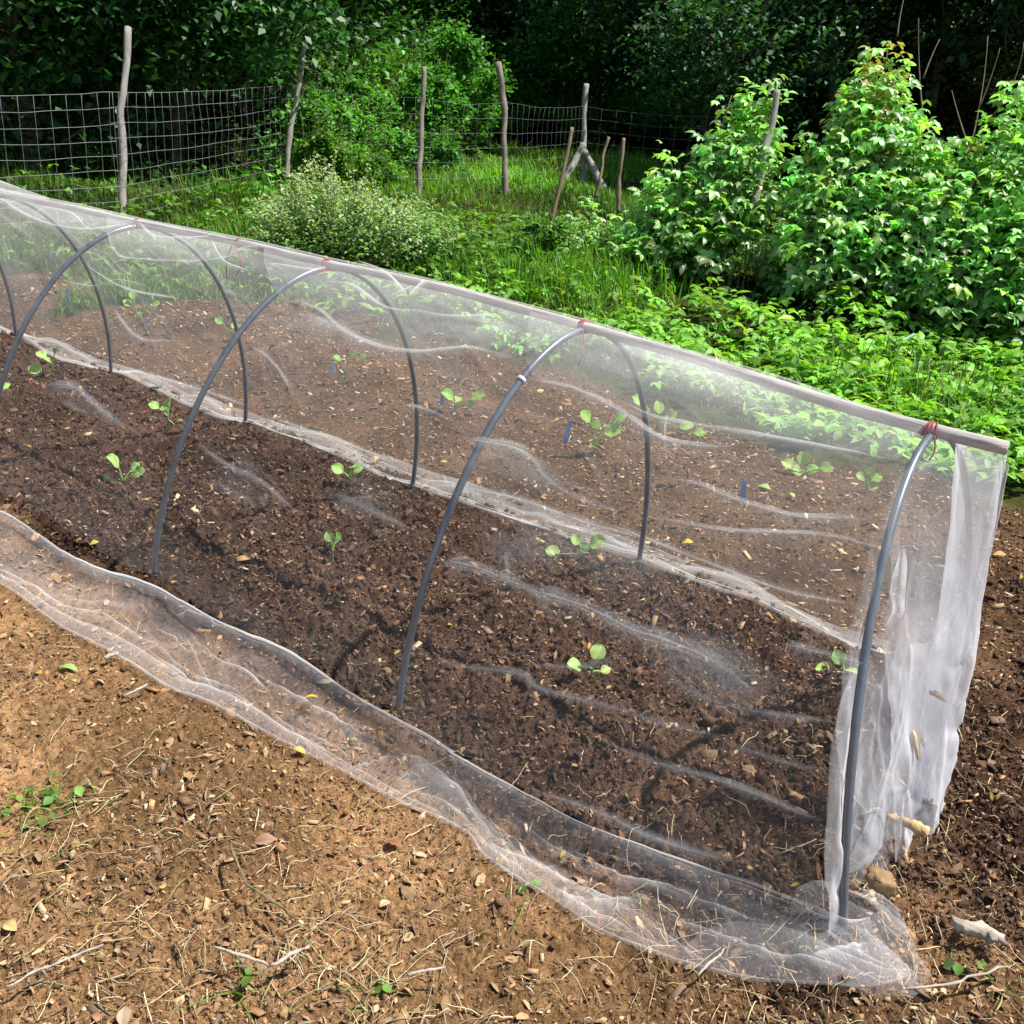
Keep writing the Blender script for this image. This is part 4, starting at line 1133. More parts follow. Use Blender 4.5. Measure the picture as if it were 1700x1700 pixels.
for pa, pb, w, lb in [((352, 1572), (445, 1600), .0035, 'pale forked stalk left arm on the path at lower left'), ((445, 1602), (515, 1570), .004, 'pale curved stalk meeting the forked stalk at lower left'), ((5, 1640), (165, 1568), .003, 'long thin pale stalk in the bottom left corner'),
                      ((675, 1620), (738, 1605), .003, 'thin straight stick in the centre foreground'), ((380, 1400), (410, 1465), .003, 'dark bent twig upright on the path'), ((410, 1465), (490, 1525), .003, 'dark thin twig running down to the right on the path'),
                      ((208, 1155), (245, 1136), .004, 'short pale stick below the net hem at left'), ((172, 1092), (198, 1084), .006, 'flat pale wood piece touching the net hem at left'), ((1505, 1640), (1690, 1600), .003, 'long curved pale stalk in the bottom right corner'), ((1160, 1620), (1200, 1575), .003, 'thin straw sticking out under the net hem')]:
    splinter('stick', pa, pb, w, M['driftwood'] if 'dark' not in lb else M['twig'], lb, 'stick', .012, 'loose sticks on the path')

# ------------------------------------------------------------------ vegetation
GREENS = dict(weed=(.10, .19, .030), rasp=(.22, .425, .115), grass=(.095, .235, .020), dark=(.022, .060, .016), shrub=(.05, .14, .022), pale=(.20, .28, .12))

def foliage(pos, size, colr, template, up=0.7, heading=None, vary=.3, pitch=(-.35, .35), rollv=.5, coljit=.08):
    n = len(pos)
    hd = rng.uniform(0, 6.28, n) if heading is None else heading
    rot = rot_frames(n, hd, rng.normal(pitch[0], pitch[1], n), rng.normal(0, rollv, n))
    c = np.array(colr)[None]*np.clip(rng.normal(1, vary, (n, 1)), .35, 2)*np.clip(rng.normal(1, coljit, (n, 3)), .7, 1.4)
    return scatter(template[0], template[1], pos, rot, size, c)

# low weeds between the beds and the thicket
acc = Acc()
n = 120000
x = rng.uniform(-9.5, 4.5, n); y = rng.uniform(1.6, 10, n)
a = (x-CAM[0])*FWD2[0]+(y-CAM[1])*FWD2[1]; b = (x-CAM[0])*RGT2[0]+(y-CAM[1])*RGT2[1]
gmx = np.interp(x, GB[:, 0], GB[:, 1])
den = S(-0.05, .35, y-gmx+.35*fbm(x*2, y*2, 3, 90))*np.maximum(.3*S(11, 9.5, a)*S(1.2, .4, b), S(7.2, 6.2, a-.25*b))*np.maximum(.40, S(-2.6, -1.2, b+0.25*(a-6)))
k = rng.uniform(size=n) < den*(.6+.8*fbm(x*3, y*3, 3, 91))
x, y, a, b = x[k], y[k], a[k], b[k]
n = len(x)
hgt = (.05+.22*np.clip(.5+1.2*fbm(x*2.2, y*2.2, 4, 92), 0, 1.2))
z = ground_z(x, y, False)+hgt*rng.uniform(.15, 1, n)**.6
hl = rng.uniform(size=n)
for tmpl, lo, hi, s0, s1, cc in ((RASP, 0, .45, .08, .15, (.20, .44, .060)), (OVATE, .45, .78, .04, .085, (.22, .48, .055)), (NARROW, .78, 1, .07, .14, (.28, .48, .05))):
    k = (hl >= lo) & (hl < hi)
    V, Q, c = foliage(np.stack([x[k], y[k], z[k]], -1), rng.uniform(s0, s1, k.sum()), cc, tmpl, pitch=(.05, .35), rollv=.4)
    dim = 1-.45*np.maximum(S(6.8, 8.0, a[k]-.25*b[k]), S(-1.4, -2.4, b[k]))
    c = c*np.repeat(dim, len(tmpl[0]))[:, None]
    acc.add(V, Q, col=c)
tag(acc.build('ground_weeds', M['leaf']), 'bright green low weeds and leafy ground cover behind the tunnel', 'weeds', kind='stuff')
print('weeds', n)

# grass
def blades(x, y, h, w, colr, lean=.75):
    n = len(x); z = ground_z(x, y, False)-.01
    hd = rng.uniform(0, 6.28, n); ln = np.abs(rng.normal(0, lean, n))
    ts = np.array([0, .4, .75, 1.0]); V = np.zeros((n, 8, 3))
    wd = np.array([1, .85, .55, .06])
    side = np.stack([-np.sin(hd), np.cos(hd)], -1)
    for i, t in enumerate(ts):
        off = ln*h*t**2; zz = z+h*t*(1-.35*np.clip(ln, 0, 1.2)*t)
        cx = x+np.cos(hd)*off; cy = y+np.sin(hd)*off
        for j, s_ in enumerate((-1, 1)):
            V[:, 2*i+j, 0] = cx+side[:, 0]*s_*w*wd[i]; V[:, 2*i+j, 1] = cy+side[:, 1]*s_*w*wd[i]; V[:, 2*i+j, 2] = zz
    tq = np.array([(0, 1, 3, 2), (2, 3, 5, 4), (4, 5, 7, 6)])
    Q = (tq[None]+(np.arange(n)*8)[:, None, None]).reshape(-1, 4)
    c = np.array(colr)[None]*np.clip(rng.normal(1, .3, (n, 1)), .4, 1.9)*np.clip(rng.normal(1, .1, (n, 3)), .7, 1.4)
    return V.reshape(-1, 3), Q, np.repeat(c, 8, 0)
acc = Acc()
n = 150000
a = rng.uniform(0, 1, n)**1.4*19+5.2; b = rng.uniform(-1, 1, n)*(a*.66)
x = CAM[0]+a*FWD2[0]+b*RGT2[0]; y = CAM[1]+a*FWD2[1]+b*RGT2[1]
gmx = np.interp(x, GB[:, 0], GB[:, 1])
weedy = S(7.9, 6.5, a-.25*b)*S(-2.6, -1.2, b+0.25*(a-6))
den = (1-.85*S(.6, 1.4, b)*S(6.0, 6.6, a-.25*b)*S(11, 9.5, a))*(1-.80*weedy)*S(-.1, .3, y-gmx)*(.5+1.1*np.clip(.5+fbm(x*1.1, y*1.1, 3, 95), 0, 1))*np.clip(1-S(14, 15, a)*(S(-4.0, -4.8, b)+S(3.2, 4.5, b))-.85*S(9.6, 10.6, a+.15*b)*S(-2.4, -3.0, b), 0, 1)
k = (rng.uniform(size=n) < den)
x, y, a, b = x[k], y[k], a[k], b[k]; n = len(x)
patch = np.clip(.5+1.3*fbm(x*.8, y*.8, 3, 97), 0, 1)
h = (.07+.26*patch**1.5)*rng.uniform(.5, 1.25, n)*(1+.15*S(11, 13, a))
V, Q, c = blades(x, y, h, .0025+.00045*a, GREENS['grass'])
c = c*np.repeat((.45+1.0*np.clip(.5+1.3*fbm(x*.6, y*.6, 3, 99), 0, 1))*(1+.35*S(12.5, 15, a)*S(22, 19, a)), 8)[:, None]
dry = np.repeat((rng.uniform(size=n) < .10+.25*S(.1, .35, fbm(x*.9+5, y*.9, 3, 101))), 8)
c[dry] = c[dry]*np.array([1.9, 1.05, 1.3])
acc.add(V, Q, col=c)
tag(acc.build('grass', M['grass']), 'green meadow grass growing round the bushes and fence', 'grass', kind='stuff')
print('grass', n)

# undergrowth carpeting the wooded bank, deep shade painted into its dark green
acc = Acc()
n = 90000
a = rng.uniform(0, 1, n)**.8*25+10.2; b = rng.uniform(-1, 1, n)*(a*.66)
x = CAM[0]+a*FWD2[0]+b*RGT2[0]; y = CAM[1]+a*FWD2[1]+b*RGT2[1]
den = np.clip(S(-2.6, -3.1, b)*S(10.0, 10.8, a+.15*b)+S(13.5, 15, a)*S(-.9, -1.6, b)+S(12.5, 14.5, a)*S(3.2, 4.2, b)+S(24.5, 27, a), 0, 1)
k = rng.uniform(size=n) < den
x, y, a, b = x[k], y[k], a[k], b[k]; n = len(x)
hh = (.15+.9*np.clip(.4+fbm(x*.9, y*.9, 3, 111), 0, 1))*rng.uniform(0, 1, n)
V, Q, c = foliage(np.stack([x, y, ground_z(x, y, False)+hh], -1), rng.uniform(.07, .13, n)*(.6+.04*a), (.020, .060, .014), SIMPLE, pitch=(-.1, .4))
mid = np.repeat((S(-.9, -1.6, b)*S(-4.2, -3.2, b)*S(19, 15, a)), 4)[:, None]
c = c*(1+np.array([3.6, 4.4, 1.2])[None]*mid+np.array([1.6, 2.2, .6])[None]*np.repeat(S(23.5, 25, a)*S(7, 4, np.abs(b)), 4)[:, None])  # sunlit and half-lit parts of the bank painted as brighter greens
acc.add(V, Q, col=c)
tag(acc.build('bank_undergrowth', M['leaf_dark']), 'dark leafy undergrowth covering the shaded wooded bank', 'undergrowth', kind='stuff')

# sprigs on the path
def sprig(px, n, r_, label, colr=(.14, .27, .05)):
    b = G(*px); e = empty('weed_sprig', (b[0], b[1], gz1(b[0], b[1])), label, 'weed', 'weed sprigs on the path')
    x = rng.normal(0, r_, n); y = rng.normal(0, r_, n)
    zz = ground_z(x+b[0], y+b[1])-gz1(b[0], b[1])
    V, Q, c = blades(x+b[0], y+b[1], rng.uniform(.02, .07, n), np.full(n, .0016), colr, 1.3)
    V = V-np.array(e.location)
    a = Acc(); a.add(V, Q, col=c)
    k = max(3, n//3)
    V, Q, c = foliage(np.stack([x[:k]*.8, y[:k]*.8, zz[:k]+rng.uniform(.008, .025, k)], -1), rng.uniform(.012, .028, k), colr, ROUND)
    a.add(V, Q, col=c); a.build('foliage', M['leaf'], e)
sprig((65, 1330), 70, .055, 'green grassy weed patch on the path at the left edge')
sprig((622, 1628), 14, .014, 'tiny green sprig in the centre foreground')
sprig((400, 1610), 12, .02, 'small green sprig beside the forked pale stalk')
sprig((880, 1443), 8, .01, 'tiny green shoot at the net hem')
sprig((1640, 1590), 16, .03, 'small weed patch near the lower right corner')
sprig((90, 1295), 10, .012, 'two leaved green weed above the grassy patch')

# ---- bushes
def stalk(acc, p0, p1, r0, r1, bend=.08, n=8, col=None):
    t = np.linspace(0, 1, n)[:, None]
    L = np.linalg.norm(np.asarray(p1)-p0)
    mid = (np.asarray(p0)+p1)/2+rng.normal(0, bend*L, 3)*np.array([1, 1, .3])
    P = (1-t)**2*np.asarray(p0)+2*t*(1-t)*mid+t**2*np.asarray(p1)
    acc.tube(P, np.linspace(r0, r1, n), 5, col)
    return P

def cane_bush(px_base, canes, label, name='raspberry_bush', cat='bush', nleaf=60, size=(.10, .19), colr=GREENS['rasp'], group=None, mat=None, spread=.26, dz=0.0, low=0.34, yellow=()):
    """canes: (top px x, top px y, depth offset) - each an arching cane clothed in leaves"""
    b = Gt(*px_base); dist = depth(b)
    e = empty(name, b, label, cat, group)
    st = Acc(); lf = Acc()
    canes = list(canes)+[(tx+rng.normal(0, 25), ty+rng.uniform(20, 120), dd+rng.uniform(.5, 1.2)) for (tx, ty, dd) in canes if rng.uniform() < .7]
    for ci, (tx, ty, dd) in enumerate(canes):
        dsc = dist+dd
        tip = CAM+ray(tx, ty)*dsc
        bx = b+np.array([RGT2[0], RGT2[1], 0])*((tx-px_base[0])*dsc/F_PX*.45+rng.normal(0, .08))+np.array([FWD2[0], FWD2[1], 0])*(dd*.7)
        bx[2] = terrain(bx[0], bx[1])-.05
        P = stalk(st, bx-b, tip-b, .007, .003, .05, 12)
        n = int(nleaf*2.0*(.7+.6*rng.uniform()))
        t = low+(1-low)*rng.uniform(0, 1, n)**.8
        idx = t*(len(P)-1); i = np.minimum(idx.astype(int), len(P)-2); f = (idx-i)[:, None]
        pos = P[i]*(1-f)+P[i+1]*f
        out = rng.uniform(0, 6.28, n); rr = spread*(1.15-.75*t)*rng.uniform(.1, 1.3, n)
        pos = pos+np.stack([np.cos(out)*rr, np.sin(out)*rr, rng.normal(0, .05, n)-rr*.15], -1)
        c0 = np.array(colr)*(1.0 if ci not in yellow else 1.0)
        s_ = rng.uniform(size[0], size[1], n)*(1.1-.35*t)
        tmpl = RASP if ci % 3 else RASP5
        V, Q, c = foliage(pos, s_, c0, tmpl, heading=out+rng.normal(0, .5, n), pitch=(-.12, .38), rollv=.45, vary=.38, coljit=.12)
        tipk = np.repeat(.62+.85*S(.35, 1, t), len(tmpl[0]))[:, None]; c = c*tipk  # low leaves darkened to paint shade inside the thicket; young tips paler
        if ci in yellow:
            k = np.repeat((t > .55) & (rng.uniform(size=n) < .45), len(tmpl[0]))
            c[k] = np.array((.42, .38, .11))[None]*rng.uniform(.7, 1.3, (k.sum(), 1))
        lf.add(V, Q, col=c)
    st.build('stems', M['twig'], e, True)
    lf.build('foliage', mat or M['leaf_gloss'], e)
    return e

def cane_set(xs, tops, dmin, dmax, jit=18):
    out = []
    for x_ in xs:
        ty = np.interp(x_, [p[0] for p in tops], [p[1] for p in tops])
        out.append((x_+rng.normal(0, jit*.4), ty+abs(rng.normal(0, jit)), rng.uniform(dmin, dmax)))
    return out
# tall canes left of the leaning stake
cane_bush((1175, 470), [(1215, 158, 0), (1245, 165, .1), (1280, 135, -.05), (1190, 225, 0), (1150, 270, .1), (1110, 250, .0), (1085, 305, .2), (1225, 220, -.1), (1180, 290, -.1), (1130, 330, -.1), (1255, 240, -.15), (1100, 370, -.1), (1160, 370, -.2), (1220, 330, -.2), (1060, 360, .1), (1040, 400, 0)],
          'tall leafy canes climbing around the leaning grey stake', nleaf=52, size=(.10, .19))
cane_bush((1420, 505), [(1430, 130, .0), (1445, 110, .05), (1475, 75, .0), (1468, 95, -.05), (1455, 120, -.1), (1425, 150, -.1), (1440, 160, .05), (1405, 160, .1), (1370, 205, 0), (1345, 230, -.05), (1320, 270, 0), (1400, 240, -.15), (1450, 200, -.15), (1490, 180, 0), (1510, 165, -.05), (1500, 220, -.2), (1370, 300, -.25), (1440, 290, -.3), (1330, 350, -.25), (1480, 300, -.3), (1400, 370, -.35), (1310, 400, -.2), (1460, 380, -.4), (1360, 420, -.35)],
          'tallest raspberry thicket with yellowing leaf tips', nleaf=56, size=(.10, .19), yellow=(0, 1, 2, 3, 8))
cane_bush((1590, 535), [(1530, 215, 0), (1560, 230, .1), (1590, 225, 0), (1625, 235, -.05), (1545, 280, -.15), (1600, 290, -.2), (1650, 270, -.1), (1570, 330, -.25), (1630, 340, -.25), (1520, 340, -.25), (1600, 390, -.35), (1540, 420, -.35), (1660, 380, -.3), (1640, 440, -.35), (1570, 460, -.4), (1510, 440, -.3)],
          'broad sunlit raspberry thicket with pale shining leaves', nleaf=56, size=(.10, .19), yellow=(3,))
cane_bush((1715, 560), [(1692, 145, 0), (1710, 130, .1), (1680, 220, 0), (1730, 190, 0), (1670, 290, -.1), (1700, 300, -.2), (1740, 280, -.2), (1690, 390, -.3), (1720, 420, -.3), (1670, 460, -.35), (1760, 300, 0)],
          'raspberry canes cut by the right edge of the photo', nleaf=56, size=(.10, .19))
cane_bush((1010, 440), [(985, 330, 0), (1020, 350, .1), (960, 370, .0), (1040, 380, -.1), (1000, 400, -.1), (975, 410, -.1), (1050, 420, -.1)], 'low leafy shrub at the foot of the braced fence post', name='leafy_shrub', nleaf=34, size=(.06, .11))
# bare twigs above the thicket
def bare(px_base, tips, label, dd=.4):
    d0 = 8.0+dd; e = CAM+ray(*px_base)*d0
    st = Acc()
    for (tx, ty, fx, fy) in tips:
        p1 = CAM+ray(tx, ty)*(d0+rng.normal(0, .1)); p0 = CAM+ray(fx, fy)*d0
        stalk(st, p0-e, p1-e, .008, .003, .05, 9)
    o = st.build('bare_twigs', M['stake'], None, True); o.location = e
    tag(o, label, 'twigs')
bare((1610, 250), [(1640, 60, 1612, 240), (1660, 80, 1625, 180), (1580, 150, 1605, 235), (1700, 70, 1650, 190)], 'bare arching twigs rising behind the broad thicket')
bare((1530, 190), [(1525, 30, 1532, 190), (1560, 65, 1533, 130), (1500, 0, 1490, 60)], 'bare upright twigs over the tallest thicket')

def ball_bush(px_base, px_top, half_px, n, label, name='shrub', cat='shrub', colr=GREENS['shrub'], size=(.04, .08), tmpl=OVATE, mat=None, clumps=26, depthscale=.8, dd=0.0, shoots=0, group=None, squash=1.0, tipcol=None, shoot_up=None):
    b = Gt(*px_base); dist = depth(b)+dd
    if dd:
        b = CAM+ray(*px_base)*dist; b[2] = terrain(b[0], b[1])
    top = CAM+ray(*px_top)*dist
    H = max(top[2]-b[2], .2); W = half_px*dist/F_PX
    e = empty(name, b, label, cat, group)
    right = np.array([RGT2[0], RGT2[1], 0]); away = np.array([FWD2[0], FWD2[1], 0])
    sk = (top-b)@right
    st = Acc(); lf = Acc()
    cs = []
    for i in range(clumps):
        u = rng.normal(size=3); u /= np.linalg.norm(u); rr = rng.uniform(.35, 1)**.5
        cz = H*(.5+.48*u[2]*rr)
        wz = (.75+.25*math.sin(math.pi*min(1, cz/H)))
        cs.append((right*(u[0]*rr*W*wz+sk*cz/H)+away*(u[1]*rr*W*depthscale)+np.array([0, 0, cz])))
    cs = np.array(cs)
    for c_ in cs[::2]: stalk(st, np.array([rng.normal(0, .05), rng.normal(0, .05), -.05]), c_, .008*max(1, H/1.5), .003, .06, 7)
    k = rng.integers(0, clumps, n)
    cr = W*.42
    pos = cs[k]+rng.normal(0, 1, (n, 3))*cr*np.array([.55, .55, .42])*rng.uniform(.3, 1, (n, 1))
    pos[:, 2] = np.maximum(pos[:, 2], .03)
    bright = (.75+.5*rng.uniform(size=clumps))[k]
    V, Q, c = foliage(pos, rng.uniform(size[0], size[1], n), colr, tmpl, pitch=(-.1, .4), rollv=.5)
    c = c*np.repeat(bright, len(tmpl[0]))[:, None]
    lf.add(V, Q, col=c)
    if shoots:
        for i in range(shoots):
            c_ = cs[rng.integers(0, clumps)]
            if shoot_up is not None:
                up_ = [q for q in cs if q[2] > .45*H]; c_ = up_[rng.integers(0, len(up_))]+rng.normal(0, W*.12, 3)
            base = c_*np.array([.8, .8, .7])
            tip = c_+np.array([rng.normal(0, .06), rng.normal(0, .06), rng.uniform(.08, .28)*H if shoot_up is None else rng.uniform(.3, 1)*shoot_up])
            P = stalk(st, base, tip, .003, .0015, .05, 8)
            m = 26
            t = rng.uniform(.35, 1, m); ii = np.minimum((t*7).astype(int), 6)
            pp = P[ii]+rng.normal(0, .014, (m, 3))
            V, Q, c = foliage(pp, rng.uniform(.018, .04, m), tipcol or colr, OVATE, pitch=(.4, .4))
            lf.add(V, Q, col=c)
    st.build('stems', M['twig'], e, True); lf.build('foliage', mat or M['leaf'], e)
    return e
def shoot_bush(px_base, cx, half, top, low_, nst, label, name='flowering_bush', colr=(.22, .36, .13), tipc=(.42, .56, .30)):
    b = Gt(*px_base); dist = depth(b); e = empty(name, b, label, 'bush')
    st = Acc(); lf = Acc(); k0 = dist/F_PX
    for i in range(nst):
        u = rng.uniform(-1, 1); dd = rng.normal(0, .22)
        ty = low_+(top-low_)*(1-.8*abs(u+.1)**1.6)*rng.uniform(.25, 1.0)**.5+rng.normal(0, 16)
        tip = CAM+ray(cx+u*half, ty)*(dist+dd)
        p0 = b+np.array([RGT2[0], RGT2[1], 0])*u*half*k0*.35+np.array([FWD2[0], FWD2[1], 0])*dd*.4
        P = stalk(st, p0-b, tip-b, .004, .0015, .04, 9)
        m = int(rng.uniform(45, 85)); t = .12+.88*rng.uniform(0, 1, m)
        idx = t*8; ii = np.minimum(idx.astype(int), 7); f = (idx-ii)[:, None]
        pos = P[ii]*(1-f)+P[ii+1]*f+rng.normal(0, 1, (m, 3))*(.060-.052*t)[:, None]
        c = np.array(colr)[None]*(1-S(.55, .95, t))[:, None]+np.array(tipc)[None]*S(.55, .95, t)[:, None]
        V, Q, cc = foliage(pos, rng.uniform(.022, .052, m)*(1.15-.5*t), (1, 1, 1), OVATE, pitch=(.3, .45), rollv=.5, vary=.2)
        lf.add(V, Q, col=cc*np.repeat(c, len(OVATE[0]), 0))
    st.build('stems', M['twig'], e, True); lf.build('foliage', M['leaf'], e)
shoot_bush((560, 440), 562, 150, 258, 400, 210, 'loose bush of upright pale grey green shoots left of centre')
shoot_bush((700, 430), 700, 62, 335, 415, 55, 'small green shoots at the right side of the pale bush', 'small_bush', (.15, .32, .08), (.34, .48, .22))
ball_bush((880, 440), (915, 360), 60, 1600, 'low weedy clump in front of the middle fence posts', colr=(.10, .24, .04), size=(.035, .06), shoots=20, tipcol=(.30, .42, .14))

# ---- shrubs on the bank left of the meadow
for (pb, pt, hp, n, lb, c, s_, cl) in [  # greens raised to paint sun and half light on slope and meadow end
   ((555, 300), (545, 165), 55, 3600, 'bushy green shrub behind the second fence post', (.12, .33, .04), (.05, .09), 22),
   ((640, 292), (625, 150), 45, 3200, 'soft green shrub between the second and third fence posts', (.13, .36, .05), (.04, .08), 20),
   ((600, 270), (585, 100), 40, 2800, 'slim upright shrub behind the soft green shrub', (.07, .22, .03), (.05, .09), 18),
   ((720, 265), (700, 85), 50, 3400, 'young sapling rising left behind the third post', (.08, .26, .03), (.06, .10), 18),
   ((775, 255), (775, 50), 62, 5200, 'bright green sapling with a high crown above the third and fourth posts', (.085, .27, .035), (.06, .11), 24),
   ((800, 250), (812, 130), 34, 2000, 'small shrub right of the bright sapling by the fourth post', (.08, .25, .03), (.05, .09), 14),
   ((690, 305), (715, 215), 45, 2400, 'low shrub behind the third fence post', (.07, .22, .03), (.045, .08), 18),
   ((620, 322), (600, 240), 55, 2600, 'low scrub on the bank behind the pale shoots', (.12, .28, .03), (.04, .07), 22),
   ((540, 318), (535, 225), 34, 2000, 'brambles growing just right of the second fence post', (.10, .25, .03), (.05, .08), 16),
   ((900, 205), (890, 150), 50, 2200, 'low shrub at the far end of the meadow', (.11, .34, .05), (.07, .12), 18),
   ((1020, 215), (1010, 150), 60, 2600, 'dark shrub at the meadow end behind the braced post', (.09, .30, .05), (.07, .12), 20),
   ((1110, 245), (1120, 150), 60, 2600, 'dusky shrub at the right edge of the meadow', (.09, .28, .05), (.06, .10), 20),
   ((960, 232), (955, 165), 46, 2000, 'loose green shrub left of the braced post at the meadow end', (.11, .33, .05), (.06, .10), 18),
   ((850, 222), (845, 125), 50, 2800, 'soft green shrub behind the fourth fence post', (.09, .30, .04), (.07, .11), 20),
   ((1070, 228), (1065, 120), 52, 2800, 'taller shrub at the dark wood edge right of the braced post', (.06, .21, .04), (.07, .11), 20)]:
    ball_bush(pb, pt, hp*1.15, int(n*1.1), lb, colr=c, size=s_, mat=M['leaf'], clumps=cl, shoots=26, shoot_up=.45, depthscale=1.0, group='shrubs beyond the fence')

# ---- trees
def tree(px, dist, crown, n, label, colr=GREENS['dark'], size=(.09, .16), trunk_r=.10, top=6.0, tmpl=SIMPLE, clumps=70, name='woodland_tree', lean=0, group='woodland trees behind the fence', mat=None, r_sp=.85):
    """crown: (half width, half depth, bottom z, top z) in metres above the foot"""
    d = ray(*px); p = CAM+d*(dist/(d@_fw)); b = np.array([p[0], p[1], float(terrain(p[0], p[1]))])
    e = empty(name, b, label, 'tree', group)
    hw, hd, z0, z1 = crown
    right = np.array([RGT2[0], RGT2[1], 0]); away = np.array([FWD2[0], FWD2[1], 0])
    tr = Acc()
    Ptr = stalk(tr, np.array([0, 0, -.3]), np.array([rng.normal(0, .2), rng.normal(0, .2), z1*.85]), trunk_r, trunk_r*.3, .03, 12)
    cs = []
    for i in range(clumps):
        u = rng.normal(size=3); u /= np.linalg.norm(u); rr = rng.uniform(.25, 1)**.45
        cs.append(right*u[0]*rr*hw+away*u[1]*rr*hd+np.array([0, 0, (z0+z1)/2+u[2]*rr*(z1-z0)/2]))
    cs = np.array(cs)
    for c_ in cs[::3]:
        zt = np.clip(c_[2]*.6, .3, z1*.8); i = int(np.clip(zt/(z1*.85)*11, 0, 11))
        stalk(tr, Ptr[i], c_, trunk_r*.25, .01, .08, 7)
    k = rng.integers(0, clumps, n)
    pos = cs[k]+rng.normal(0, 1, (n, 3))*r_sp*np.array([.6, .6, .35])*rng.uniform(.25, 1, (n, 1))
    pos[:, 2] = np.maximum(pos[:, 2], .05)
    bright = (.6+.8*rng.uniform(size=clumps))[k]
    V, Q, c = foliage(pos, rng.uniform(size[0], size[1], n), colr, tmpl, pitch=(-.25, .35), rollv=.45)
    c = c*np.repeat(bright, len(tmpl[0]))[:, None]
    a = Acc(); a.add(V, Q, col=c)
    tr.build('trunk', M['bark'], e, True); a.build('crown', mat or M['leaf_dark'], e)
    return e
T_ = [  # crown greens carry the wood's shade and half light in their colour
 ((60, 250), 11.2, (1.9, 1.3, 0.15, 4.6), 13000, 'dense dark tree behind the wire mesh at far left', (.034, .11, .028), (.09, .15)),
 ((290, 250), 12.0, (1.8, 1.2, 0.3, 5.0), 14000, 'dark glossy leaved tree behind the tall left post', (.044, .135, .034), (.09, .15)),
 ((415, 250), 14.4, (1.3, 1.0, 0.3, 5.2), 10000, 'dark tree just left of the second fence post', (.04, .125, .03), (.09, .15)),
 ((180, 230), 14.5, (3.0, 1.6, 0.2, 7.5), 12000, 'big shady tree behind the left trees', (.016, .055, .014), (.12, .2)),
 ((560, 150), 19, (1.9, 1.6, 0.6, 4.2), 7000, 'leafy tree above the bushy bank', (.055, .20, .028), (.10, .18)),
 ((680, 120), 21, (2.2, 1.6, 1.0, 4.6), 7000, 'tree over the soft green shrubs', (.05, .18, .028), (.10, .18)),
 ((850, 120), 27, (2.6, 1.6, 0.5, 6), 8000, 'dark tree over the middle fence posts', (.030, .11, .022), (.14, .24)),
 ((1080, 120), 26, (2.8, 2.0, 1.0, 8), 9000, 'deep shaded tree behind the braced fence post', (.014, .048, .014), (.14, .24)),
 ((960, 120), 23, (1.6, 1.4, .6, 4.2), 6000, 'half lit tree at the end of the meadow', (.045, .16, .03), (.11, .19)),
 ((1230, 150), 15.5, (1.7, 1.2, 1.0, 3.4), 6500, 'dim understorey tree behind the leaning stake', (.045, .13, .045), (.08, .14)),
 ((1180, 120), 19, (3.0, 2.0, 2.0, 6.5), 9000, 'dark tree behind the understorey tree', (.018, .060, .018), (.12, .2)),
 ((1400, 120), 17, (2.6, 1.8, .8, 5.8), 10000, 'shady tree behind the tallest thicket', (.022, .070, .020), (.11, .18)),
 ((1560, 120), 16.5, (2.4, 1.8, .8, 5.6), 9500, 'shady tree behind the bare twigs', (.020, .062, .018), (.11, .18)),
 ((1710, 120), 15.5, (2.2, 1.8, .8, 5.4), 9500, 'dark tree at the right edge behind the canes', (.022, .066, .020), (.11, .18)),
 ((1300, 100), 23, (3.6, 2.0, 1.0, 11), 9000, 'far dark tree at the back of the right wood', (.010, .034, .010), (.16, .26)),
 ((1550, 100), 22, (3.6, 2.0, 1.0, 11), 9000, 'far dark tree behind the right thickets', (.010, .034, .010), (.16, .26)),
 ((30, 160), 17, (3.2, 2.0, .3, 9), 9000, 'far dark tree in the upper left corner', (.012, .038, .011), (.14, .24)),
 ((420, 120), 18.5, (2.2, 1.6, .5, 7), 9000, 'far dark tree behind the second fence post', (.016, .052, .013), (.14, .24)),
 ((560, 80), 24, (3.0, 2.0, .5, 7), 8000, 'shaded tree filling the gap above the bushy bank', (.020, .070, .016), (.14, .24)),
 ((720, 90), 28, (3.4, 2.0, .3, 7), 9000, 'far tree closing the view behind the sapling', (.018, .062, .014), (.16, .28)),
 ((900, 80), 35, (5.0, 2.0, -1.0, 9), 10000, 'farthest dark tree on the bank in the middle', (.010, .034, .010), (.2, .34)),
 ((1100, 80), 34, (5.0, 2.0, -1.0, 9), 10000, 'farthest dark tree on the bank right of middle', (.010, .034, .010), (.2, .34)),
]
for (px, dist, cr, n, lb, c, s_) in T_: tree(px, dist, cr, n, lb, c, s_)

# ------------------------------------------------------------------ fence
def rough_post(foot, top, r0, r1, mat, parent=None, name='post', crook=.015, n=26, seed=1):
    t = np.linspace(0, 1, n); foot = np.asarray(foot, float); top = np.asarray(top, float)
    P = foot[None]+(top-foot)[None]*t[:, None]
    P[:, 0] += crook*2*fbm(t*2.2, t*0+seed, 3, seed); P[:, 1] += crook*2*fbm(t*2.2, t*0+seed+9, 3, seed+3)
    rr = np.interp(t, [0, 1], [r0, r1])*(1+.30*fbm(t*8, t*0+seed, 4, seed))
    V, Q, T = tube_np(P, rr, 10)
    return V, Q, T
POSTS = [((205, 368), (211, 45), .060, .050, 'tall thick grey post at the left', M['post_pale']), ((474, 305), (510, 68), .048, .040, 'leaning grey post left of centre', M['post_pale']), ((690, 338), (706, 112), .048, .038, None, M['post']),
         ((837, 332), (834, 105), .052, .046, None, M['post']), ((963, 305), (973, 140), .045, .042, 'pale post carrying two braces', M['post_pale'])]
feet = [Gt(*p[0]) for p in POSTS]
fence = empty('wire_fence', feet[0], 'old fence of rough wooden posts and square wire mesh before the trees', 'fence')
O = np.array(fence.location)
tops = []
